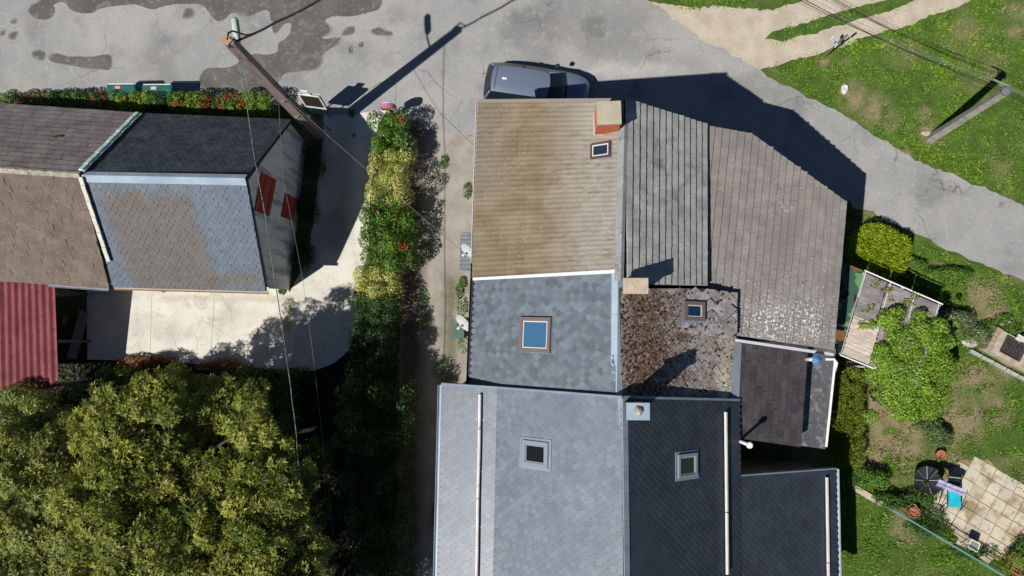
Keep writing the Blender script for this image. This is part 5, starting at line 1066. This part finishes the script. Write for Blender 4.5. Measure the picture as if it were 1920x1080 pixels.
# blue-green wire fence
fa, fb = P(1652, 945, 0), P(1905, 1095, 0); fe = thing('wire_fence', 'blue-green wire fence running diagonally across the lawn', 'fence', (fa+fb)/2); M_FEN = mat('fence_green', sr(120, 160, 160), rough=.5, grain=.05); fd = fb-fa
for k in range(4): q = fa+fd*k/3; MB().tube([q, q+Vector((0, 0, 1.02))], .025, 8).build('post', M_FEN, fe)
for h, r in ((1.0, .02), (.75, .012), (.5, .012), (.25, .012), (.03, .012)): MB().tube([fa+Vector((0, 0, h)), fb+Vector((0, 0, h))], r, 6).build('rail', M_FEN, fe)
mb = MB()
for k in range(70): q = fa+fd*k/70; mb.tube([q+Vector((0, 0, .03)), q+fd/70+Vector((0, 0, 1.0))], .004, 3, False); mb.tube([q+Vector((0, 0, 1.0)), q+fd/70+Vector((0, 0, .03))], .004, 3, False)
mb.build('mesh', M_FEN, fe, 'stuff')

# ------------------------------------------------------------------ shrubs and hedges
GRN = [(0.045, 0.11, 0.012), (0.07, 0.16, 0.02), (0.03, 0.075, 0.012)]
LIME = [(0.12, 0.2, 0.02), (0.16, 0.24, 0.025), (0.07, 0.13, 0.015)]
YEL = [(0.40, 0.38, 0.08), (0.30, 0.31, 0.09), (0.46, 0.42, 0.14), (0.16, 0.2, 0.05)]
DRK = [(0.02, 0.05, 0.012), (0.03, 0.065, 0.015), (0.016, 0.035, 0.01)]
RED = (0.24, 0.035, 0.025); ORG = (0.3, 0.09, 0.02)
def hz(x0, x1, y0, y1, h):   # plan rectangle seen at the top of a shrub
    a, b = P(x0, y1, h*.8), P(x1, y0, h*.8); return a.x, b.x, a.y, b.y
hedge = [(-60, 30, LIME, None, 'lime green shrub'), (26, 104, GRN, [(RED, .45)], 'red-leaved shrub'), (98, 158, GRN, None, 'plain green shrub'), (152, 226, GRN, [(RED, .3), (ORG, .12)], 'dark red and green shrub'), (216, 280, LIME, [((.3, .3, .03), .3)], 'bright yellow-green shrub'), (272, 332, GRN, None, 'deep green shrub'), (326, 384, LIME, [(ORG, .15)], 'olive green shrub'), (376, 436, GRN, [(RED, .28), (ORG, .15)], 'orange-red tipped shrub'), (428, 505, LIME, [(ORG, .08)], 'yellow-green end shrub')]
nb_ = ['by the road verge', 'left of the plain green one', 'between two red-leaved shrubs', 'in front of the first green bin', 'between the two green bins', 'in front of the second green bin', 'next to the deep green one', 'next to the olive one', 'near the notice board']
for (x0, x1, pal, acc, lab), nn_ in zip(hedge, nb_):
    q = hz(x0, x1, 174, 209, 1.38); shrub('hedge_shrub', lab+' in the roadside hedge '+nn_, box_blobs(*q, 1.36, .33), pal, 3600, .075, .5, group='shrubs of the roadside hedge', accents=acc)
row = [(697, 764, 217, 292, 1.7, GRN[1:2]+LIME[:1]+GRN, [(RED, .03)], 'glossy green shrub heading the hedge beside the letter box', 5200, .085),
       (740, 774, 258, 300, 1.3, [(.14, .2, .08), (.2, .26, .12)], None, 'spiky grey-green shrub tucked into the driveway hedge', 1200, .13),
       (690, 769, 278, 384, 1.8, YEL, None, 'yellow variegated shrub between glossy green shrubs of the driveway hedge', 9000, .065),
       (684, 762, 374, 416, 1.6, GRN, [(RED, .25)], 'red-tipped shrub below the large yellow variegated one', 3000, .09),
       (680, 774, 392, 495, 1.9, GRN+LIME[:1], [((.4, .06, .02), .015)], 'loose green shrub with orange berries beside the lane', 7500, .095),
       (664, 746, 496, 556, 1.7, YEL, None, 'smaller yellow variegated shrub at the edge of the tree shade', 5600, .07),
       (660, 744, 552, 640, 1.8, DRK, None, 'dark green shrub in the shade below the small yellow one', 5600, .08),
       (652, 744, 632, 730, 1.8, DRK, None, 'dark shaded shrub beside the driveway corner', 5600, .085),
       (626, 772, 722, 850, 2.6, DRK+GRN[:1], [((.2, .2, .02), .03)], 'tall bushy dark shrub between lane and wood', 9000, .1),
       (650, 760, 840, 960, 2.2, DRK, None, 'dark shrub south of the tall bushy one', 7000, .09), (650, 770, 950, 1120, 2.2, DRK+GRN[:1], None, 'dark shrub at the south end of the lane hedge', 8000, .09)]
for x0, x1, y0, y1, h, pal, acc, lab, n, ls in row:
    q = hz(x0, x1, y0, y1, h); shrub('hedge_shrub', lab, box_blobs(*q, h, .4, .2), pal, n, ls, .5, group='shrubs of the driveway hedge', accents=acc, upright=.8 if 'spiky' in lab else 0)
for i, (x, y, rx, ry, h, lab) in enumerate([(590, 300, .45, .9, .55, 'low dark bush against the gable foot near the pole'), (583, 390, .42, .9, .5, 'low dark bush below the red shutters'), (572, 470, .42, .9, .6, 'low dark bush at the south end of the gable bed'), (562, 222, .3, .35, .7, 'small yellow-green bush behind the brown pole')]):
    c = P(x, y, 0); shrub('bed_bush', lab, [(c.x+random.gauss(0, rx*.4), c.y+random.gauss(0, ry*.5), h*.4, rx*.7, ry*.5, h*.5) for _ in range(6)], DRK if i < 3 else LIME, 2200, .07)
# conifer by the road: short upright golden shoots
c = P(1652, 470, .8); GOLD = [(.2, .27, .01), (.27, .33, .014), (.12, .18, .008)]
shrub('golden_conifer', 'rounded golden-green conifer bush beside the road and tiled roof', [(c.x+dx, c.y+dy, .55, rx, ry, .62) for dx, dy, rx, ry in ((-.45, .1, .7, .85), (.35, -.05, .8, .8), (0, .35, .8, .65), (0.1, -.4, .9, .55), (-.3, -.35, .7, .6), (0, 0, 1.1, .95), (.75, .2, .35, .4), (-.7, -.2, .4, .5), (.5, -.55, .45, .4), (-.2, .75, .45, .3))], GOLD, 15000, .11, .22, upright=1.0, cat='conifer')
q = hz(1564, 1612, 700, 868, 1.0); shrub('conifer_hedge', 'clipped golden-green conifer hedge along the slate apron eave', box_blobs(*q, 1.05, .42, .06), [(.13, .16, .012), (.18, .2, .018), (.08, .1, .01)], 11000, .1, .22, upright=1.0, cat='hedge')
for x, y, rx, ry, h, pal, lab, n, ls, acc in [
        (1765, 520, 1.25, .5, .55, GRN+LIME, 'low green hedge between lawn and white pergola rail', 5500, .07, None), (1715, 500, .6, .4, .5, GRN+LIME, 'low leafy clump between golden conifer and low hedge', 2200, .07, None),
        (1790, 598, .95, .62, .8, [(.1, .14, .06), (.17, .2, .1), (.06, .1, .03)], 'pale grey-green shrub at the far corner of the reed pergola', 5000, .075, [(RED, .02)]),
        (1880, 612, .55, .4, .35, GRN+LIME, 'low white-flowered plant clump above the barbecue', 1800, .06, [((.6, .6, .55), .03)]),
        (1752, 815, .75, .5, .7, [(.07, .12, .03), (.12, .16, .06), (.045, .07, .022)], 'straggly dark green shrub on the dry lawn', 3000, .075, [((.16, .05, .03), .08)]),
        (1628, 893, .6, .5, .75, GRN+LIME[:1], 'round leafy green bush at the end of the conifer hedge', 3400, .07, None), (1672, 938, .8, .3, .6, DRK+GRN, 'dark low bush beside the stone path', 2400, .07, None), (1745, 925, .35, .45, .6, GRN+DRK, 'leafy plant growing beside the tipped parasol', 1500, .07, None),
        (1740, 985, .9, .4, .45, DRK+GRN, 'dark low plants along the wire fence', 2400, .06, None), (1832, 1040, .9, .2, .3, GRN, 'weeds between paving and wire fence', 1200, .06, None), (1905, 1048, .42, .4, .8, LIME+[(.2, .17, .03)], 'yellow-green shrub in the terracotta tub', 2200, .06, None), (1935, 1040, .6, .8, .7, GRN, 'green bush beyond the terracotta tub', 2500, .07, None),
        (1612, 700, .5, .4, .45, [(.09, .14, .03), (.16, .18, .06), (.06, .11, .02)], 'feathery green plant at the downpipe foot', 2200, .09, None), (1600, 740, .35, .6, .5, GRN+LIME, 'leafy ground plant beside the conifer hedge', 1800, .08, None)]:
    c = P(x, y, h*.6); shrub('garden_shrub', lab, [(c.x+random.gauss(0, rx*.42), c.y+random.gauss(0, ry*.42), h*.45, rx*.55, ry*.6, h*.55) for _ in range(8)], pal, n, ls, .5, accents=acc)
# climber over the pergola
ic = P(1702, 690, 2.0); IV = [(.1, .19, .015), (.13, .24, .02), (.07, .14, .012), (.2, .26, .03)]
bl = [(P(x, y, z).x, P(x, y, z).y, z, r, r*.9, .45) for x, y, z, r in ((1690, 640, 2.1, .75), (1715, 690, 1.9, 1.0), (1680, 690, 2.0, .8), (1735, 735, 1.3, .95), (1695, 735, 1.4, .9), (1745, 680, 1.8, .8), (1665, 600, 2.25, .45), (1725, 615, 2.25, .4), (1745, 640, 2.15, .5), (1700, 755, .9, .8), (1660, 680, 2.1, .5), (1755, 610, 2.2, .35), (1645, 700, 1.6, .5), (1652, 655, 2.2, .3), (1680, 585, 2.25, .25), (1770, 690, 1.2, .4), (1720, 590, 2.25, .22), (1660, 740, .9, .45), (1770, 640, 1.6, .35), (1740, 765, .7, .5), (1640, 670, 2.0, .3))]
bl += [(b[0]+random.gauss(0, b[3]*.7), b[1]+random.gauss(0, b[4]*.7), b[2]+random.uniform(-.1, .25), b[3]*.32, b[4]*.32, .2) for b in bl[:13] for _ in range(3)]
shrub('climbing_vine', 'dense bright green climber spilling over the reed pergola', bl, IV, 34000, .07, .75, cat='climber', stems=5)
for x, y in ((1640, 535), (1668, 545), (1692, 568), (1712, 560), (1655, 590), (1632, 575), (1735, 590), (1618, 610)):
    c = P(x, y, 2.25); shrub('vine_tendril', 'yellowing vine tendril creeping over the reed roof', [(c.x+.12*k*random.uniform(-1, 1.5), c.y-.12*k*random.uniform(-.5, 1), 2.25, .13, .08, .04) for k in range(4)], [(.24, .24, .03), (.13, .18, .03)], 60, .075, .6, cat='climber', stems=1, group='vine tendrils on the reed roof')
# weeds at wall feet and lane edges
WEEDS = [(876, 358, .22, 'north of the grey canopy at the white gutter'), (868, 530, .16, 'just south of the grey canopy'), (862, 545, .2, 'between the two satellite dishes'), (866, 575, .3, 'beside the larger satellite dish'), (870, 640, .35, 'beside the green storage box'), (800, 470, .3, 'on the lane beside the orange-berried shrub'), (795, 560, .25, 'on the lane beside the small yellow shrub'), (798, 600, .25, 'on the shaded lane middle'), (833, 305, .2, 'on the lane beside the large yellow shrub'), (842, 840, .45, 'at the west eave of the pale slate house'), (822, 960, .35, 'beside the lane south of the log guard'), (530, 546, .18, 'at the south corner of the grey gable'), (310, 542, .15, 'under the beige gutter'), (660, 214, .15, 'at the road end of the concrete drive'), (830, 700, .4, 'where slate house and lane meet'), (845, 760, .4, 'below the pale slate eave corner'), (1588, 385, .2, 'in the tiled house shadow by the road'), (1592, 400, .25, 'beside the golden conifer')]
for x, y, r, lab in WEEDS:
    c = P(x, y, 0); shrub('weed', 'green weeds '+lab, [(c.x, c.y, .05, r*.6, r*1.4 if 780 < x < 900 else r*.6, .12)], GRN+LIME[:1], 160, .09, .35, cat='weed', upright=.5, stems=1, group='weeds along walls and lane')

# ------------------------------------------------------------------ trees
def tree(name, label, base, lobes, pal, leaf=.145, dens=24.0, group=None, per=12):
    t = thing(name, label, 'tree', base, group); base = Vector(base); V = []; Q = []; Cc = []; off = 0
    W = [(P(x, y, z), r) for x, y, z, r in lobes]; sub = []
    for c, r in W:                      # each bough carries several leafy clumps with gaps between them
        sub.append((c-Vector((0, 0, r*.25)), r*.8, .8))
        for k in range(int(8+8*r)):
            d_ = Vector((random.gauss(0, 1), random.gauss(0, 1), abs(random.gauss(.3, .6)))).normalized(); sub.append((c+Vector((d_.x*r*.85, d_.y*r*.85, d_.z*r*.6)), r*random.uniform(.24, .42), 1.0))
    for c, r, dn in sub:
        n = max(8, int(r*r*6.3*dens*dn)); d = unit(RNG.normal(0, 1, (n, 3))); d[:, 2] = np.abs(d[:, 2])*1.1-.25; d = unit(d)
        rr = r*RNG.uniform(.6, 1.15, (n, 1)); p = np.array(c)+d*rr*np.array([1, 1, .72])
        nr = unit(d+np.array([0, 0, .45])); tone = pick_cols(1, pal, .1)*.65+pick_cols(n, pal, .16)*.35
        k = per; idx = np.repeat(np.arange(n), k); phi = np.tile(np.arange(k)*2.4, n)+np.repeat(RNG.uniform(0, 6.3, n), k)
        a = unit(np.cross(nr, RNG.normal(0, 1, (n, 3)))); b = np.cross(nr, a); el = RNG.uniform(-.15, .75, n*k)
        ax = (a[idx]*np.cos(phi)[:, None]+b[idx]*np.sin(phi)[:, None])*np.cos(el)[:, None]+nr[idx]*np.sin(el)[:, None]
        ln = leaf*RNG.uniform(.6, 1.25, n*k); cc = np.clip(tone[idx]*(1+RNG.normal(0, .14, (n*k, 1))), .004, .8)
        v, q, c3_ = leaves(p[idx]+ax*.025, ax, nr[idx]+RNG.normal(0, .18, (n*k, 3)), ln, ln*.29, cc)
        V.append(v); Q.append(q+off); Cc.append(c3_); off += len(v)
        m_ = int(n*2.2); d2 = unit(RNG.normal(0, 1, (m_, 3))); p2 = np.array(c)+d2*r*RNG.uniform(.2, .9, (m_, 1))*np.array([1, 1, .7])   # leaves deeper in the crown
        ln2 = leaf*RNG.uniform(.5, 1, m_); v, q, c3_ = leaves(p2, RNG.normal(0, 1, (m_, 3)), unit(RNG.normal(0, .7, (m_, 3))+np.array([0, 0, 1])), ln2, ln2*.42, pick_cols(m_, pal, .2)); V.append(v); Q.append(q+off); Cc.append(c3_); off += len(v)
    finish('crown', np_mesh('crown', np.concatenate(V), np.concatenate(Q), np.concatenate(Cc)), LEAF, t)
    zc = np.mean([c.z for c, r in W]); hub = base+Vector((0, 0, zc*.45)); trk = MB().tube([base-Vector((0, 0, .2)), base+Vector((.06, .04, zc*.2)), hub], [.3, .22, .17], 10).build('trunk', BARK, t, smooth=True)
    for c, r in W:
        mid = hub*.5+c*.5+Vector((random.gauss(0, .2), random.gauss(0, .2), .2)); MB().tube([hub-Vector((0, 0, random.uniform(0, .5))), mid, c, c+Vector((random.gauss(0, .3), random.gauss(0, .3), r*.5))], [.09, .055, .03, .012], 6).build('limb', BARK, t)
    return t
OLV = [(.195, .21, .028), (.145, .165, .024), (.25, .25, .045), (.065, .095, .016), (.17, .18, .036), (.1, .135, .02)]
tree('broadleaf_tree', 'large olive-green broadleaf tree with leaf rosettes south of the concrete yard', P(300, 850, 0)+Vector((.6, -1.2, 0)),
     [(300, 738, 6.3, .85), (225, 768, 6.1, .9), (180, 800, 5.6, .8), (300, 810, 5.9, 1.1), (220, 830, 5.4, 1.0), (385, 765, 4.9, 1.0), (450, 758, 5.0, .9), (235, 875, 6.2, 1.45), (330, 870, 5.6, 1.0), (140, 845, 4.8, 1.1), (440, 885, 6.1, 1.0), (512, 862, 5.6, .8), (200, 955, 6.8, 1.5), (320, 975, 6.4, 1.3), (420, 985, 6.3, 1.2), (505, 950, 6.0, .95), (560, 900, 5.6, .55), (565, 1020, 5.8, .8), (472, 795, 6.3, .75), (525, 905, 6.3, .7), (290, 1060, 6.8, 1.5), (410, 1065, 6.0, 1.2), (525, 1085, 6.2, 1.2), (480, 1035, 6.5, 1.1), (565, 1100, 6.2, .9), (480, 1140, 6.8, 1.4), (400, 1160, 6.0, 1.4), (250, 1180, 6.4, 1.5)], OLV)
tree('broadleaf_tree', 'paler broadleaf tree crowding the red shed on its south side', P(0, 960, 0),
     [(70, 900, 5.2, 1.2), (10, 870, 4.8, 1.2), (90, 985, 6.0, 1.3), (10, 970, 6.0, 1.4), (100, 1070, 6.2, 1.4), (0, 1070, 6.2, 1.5), (-90, 940, 5.5, 1.5), (-90, 1060, 6, 1.5)], [(.21, .22, .05), (.165, .185, .035), (.24, .245, .07), (.1, .135, .025)])
tree('broadleaf_tree', 'broadleaf tree just south of the shaded lane hedge', (-9.6, -10.8, 0), [(370, 1200, 6.4, 1.5), (470, 1210, 6.8, 1.7), (420, 1300, 7.0, 1.8), (540, 1270, 6.2, 1.5), (330, 1290, 6.2, 1.4), (480, 1390, 6.2, 1.6), (590, 1180, 5.0, .9)], OLV)
shrub('wood_shrub', 'dark round-leaved bush at the south end of the red shed', [(P(x, y, z).x, P(x, y, z).y, z*.6, .6, .5, z*.45) for x, y, z in ((120, 748, 2.2), (95, 760, 2.4), (140, 770, 2.0), (150, 745, 1.7))], DRK+[(.05, .1, .03)], 4200, .1, .75, cat='bush')
shrub('wood_shrub', 'olive leafy bush overhanging the red corrugated roof edge', [(P(x, y, z).x, P(x, y, z).y, z*.75, .7, .55, z*.3) for x, y, z in ((20, 745, 2.9), (55, 760, 3.1), (0, 790, 3.3), (85, 790, 3.2), (40, 810, 3.4))], [(.13, .16, .025), (.18, .2, .04), (.08, .12, .02)], 6000, .11, .5, cat='bush')
for x, y, rx, ry, h, pal, lab, n in [(285, 684, 1.2, .25, .5, [(.2, .075, .035), (.26, .1, .05), (.1, .06, .02)], 'rusty red-brown low shrub along the concrete edge', 2600), (415, 688, 1.1, .22, .45, [(.2, .075, .035), (.22, .11, .04), (.08, .08, .02)], 'rust-coloured low shrub beside the yard concrete', 2200), (205, 705, .5, .4, .9, GRN+LIME[:1], 'green leafy bush at the corner of the yard', 2000), (240, 698, .5, .35, .7, LIME+OLV, 'yellow-green bush at the yard edge', 1800), (330, 712, .9, .4, .9, OLV+LIME, 'leafy undergrowth bush in front of the large tree', 3200), (470, 715, .8, .5, 1.0, GRN+DRK, 'shaded undergrowth bush at the yard corner', 2600), (545, 760, .8, .8, .9, GRN, 'shaded green bush between the large tree and the lane hedge', 3000), (590, 850, .7, .9, .8, GRN+LIME[:1], 'dim green bush under the twisted cable', 3000), (600, 960, .8, .7, .6, GRN+[(.14, .1, .04)], 'low brownish bush in the clearing beside the lane hedge', 2400), (530, 700, .9, .3, .5, GRN+[(.16, .06, .03)], 'low reddish plants at the rounded drive corner', 2200)]:
    c = P(x, y, h*.6); shrub('wood_shrub', lab, [(c.x+random.gauss(0, rx*.5), c.y+random.gauss(0, ry*.4), h*.45, rx*.5, ry*.8, h*.55) for _ in range(7)], pal, n, .085, .5, cat='bush')
# leaf litter and ground plants in the wood
n = 26000; x = RNG.uniform(-22, -4.8, n); y = RNG.uniform(-12, -.6, n); ok = ~inpoly(x, y, DRIVE) & ~inpoly(x, y, LANE) & (fnoise(x, y, .9, 44) > .42); x, y = x[ok], y[ok]; n = len(x)
ax = RNG.normal(0, 1, (n, 3)); ax[:, 2] = np.abs(ax[:, 2])*.5; nn = unit(RNG.normal(0, .5, (n, 3))+np.array([0, 0, 1])); ln = RNG.uniform(.06, .15, n); tone = fnoise(x, y, 1.2, 45)
col = np.where((tone > .5)[:, None], pick_cols(n, [(.04, .07, .012), (.03, .05, .01), (.06, .08, .02)]), pick_cols(n, [(.08, .05, .025), (.05, .032, .018), (.035, .045, .01)]))
v, q, cc = leaves(np.stack([x, y, RNG.uniform(.01, .12, n)], 1), ax, nn, ln, ln*.5, col)
o = finish('undergrowth', np_mesh('undergrowth', v, q, cc), LEAF); o['kind'] = 'stuff'; o['label'] = 'leaf litter and low plants under the trees'; o['category'] = 'undergrowth'
# grass
n = 260000; x = RNG.uniform(2, 21.5, n); y = RNG.uniform(-10.5, 15.5, n)
g1 = [tuple(p[:2]) for p in gpoly([(1200, -80), (2020, -80), (2020, 430), (1900, 372), (1700, 290), (1540, 193), (1420, 125), (1300, 50)])]
g2 = [tuple(p[:2]) for p in gpoly([(1585, 385), (1620, 398), (1700, 435), (1800, 485), (2000, 560), (2000, 1140), (1560, 1140), (1575, 700), (1580, 560)])]
road2 = [tuple(p[:2]) for p in ROAD]; tr2 = [tuple(p[:2]) for p in TRACK]; is2 = [tuple(p[:2]) for p in ISLAND]; pa2 = [tuple(p[:2]) for p in PATIO]
xj, yj = x+RNG.normal(0, .11, n), y+RNG.normal(0, .11, n)
ok = (inpoly(x, y, g1) | inpoly(x, y, g2)) & (~inpoly(xj, yj, road2)) & (~inpoly(xj, yj, tr2) | inpoly(xj, yj, is2)) & ~inpoly(xj, yj, pa2)
ok &= RNG.uniform(0, 1, n) > dryness(x, y)*.45
x, y = x[ok], y[ok]; n = len(x); ax = RNG.normal(0, 1, (n, 3)); ax[:, 2] = np.abs(ax[:, 2])+.35; nn = unit(RNG.normal(0, .6, (n, 3))+np.array([0, 0, 1]))
tuft = fnoise(x, y, .45, 61); big = fnoise(x, y, 1.9, 67); ln = .04+.2*np.clip(tuft-.3, 0, 1)*RNG.uniform(.5, 1.4, n)
pal = np.stack([.085+.17*big, .195+.2*big, np.full(n, .022)], 1)*(.7+.7*fnoise(x, y, .3, 71))[:, None]*(1+RNG.normal(0, .25, (n, 1))); dr_ = dryness(x, y)[:, None]; dsel = RNG.uniform(0, 1, (n, 1)) < dr_*.8; pal = np.clip(np.where(dsel, np.array([[.34, .29, .15]])*(1+RNG.normal(0, .25, (n, 1))), pal), .01, .6)
v, q, cc = leaves(np.stack([x, y, np.zeros(n)], 1), ax, nn, ln, .018+ln*.16, pal)
o = finish('grass', np_mesh('grass', v, q, cc), LEAF); o['kind'] = 'stuff'; o['label'] = 'short patchy meadow grass beside road and garden'; o['category'] = 'grass'
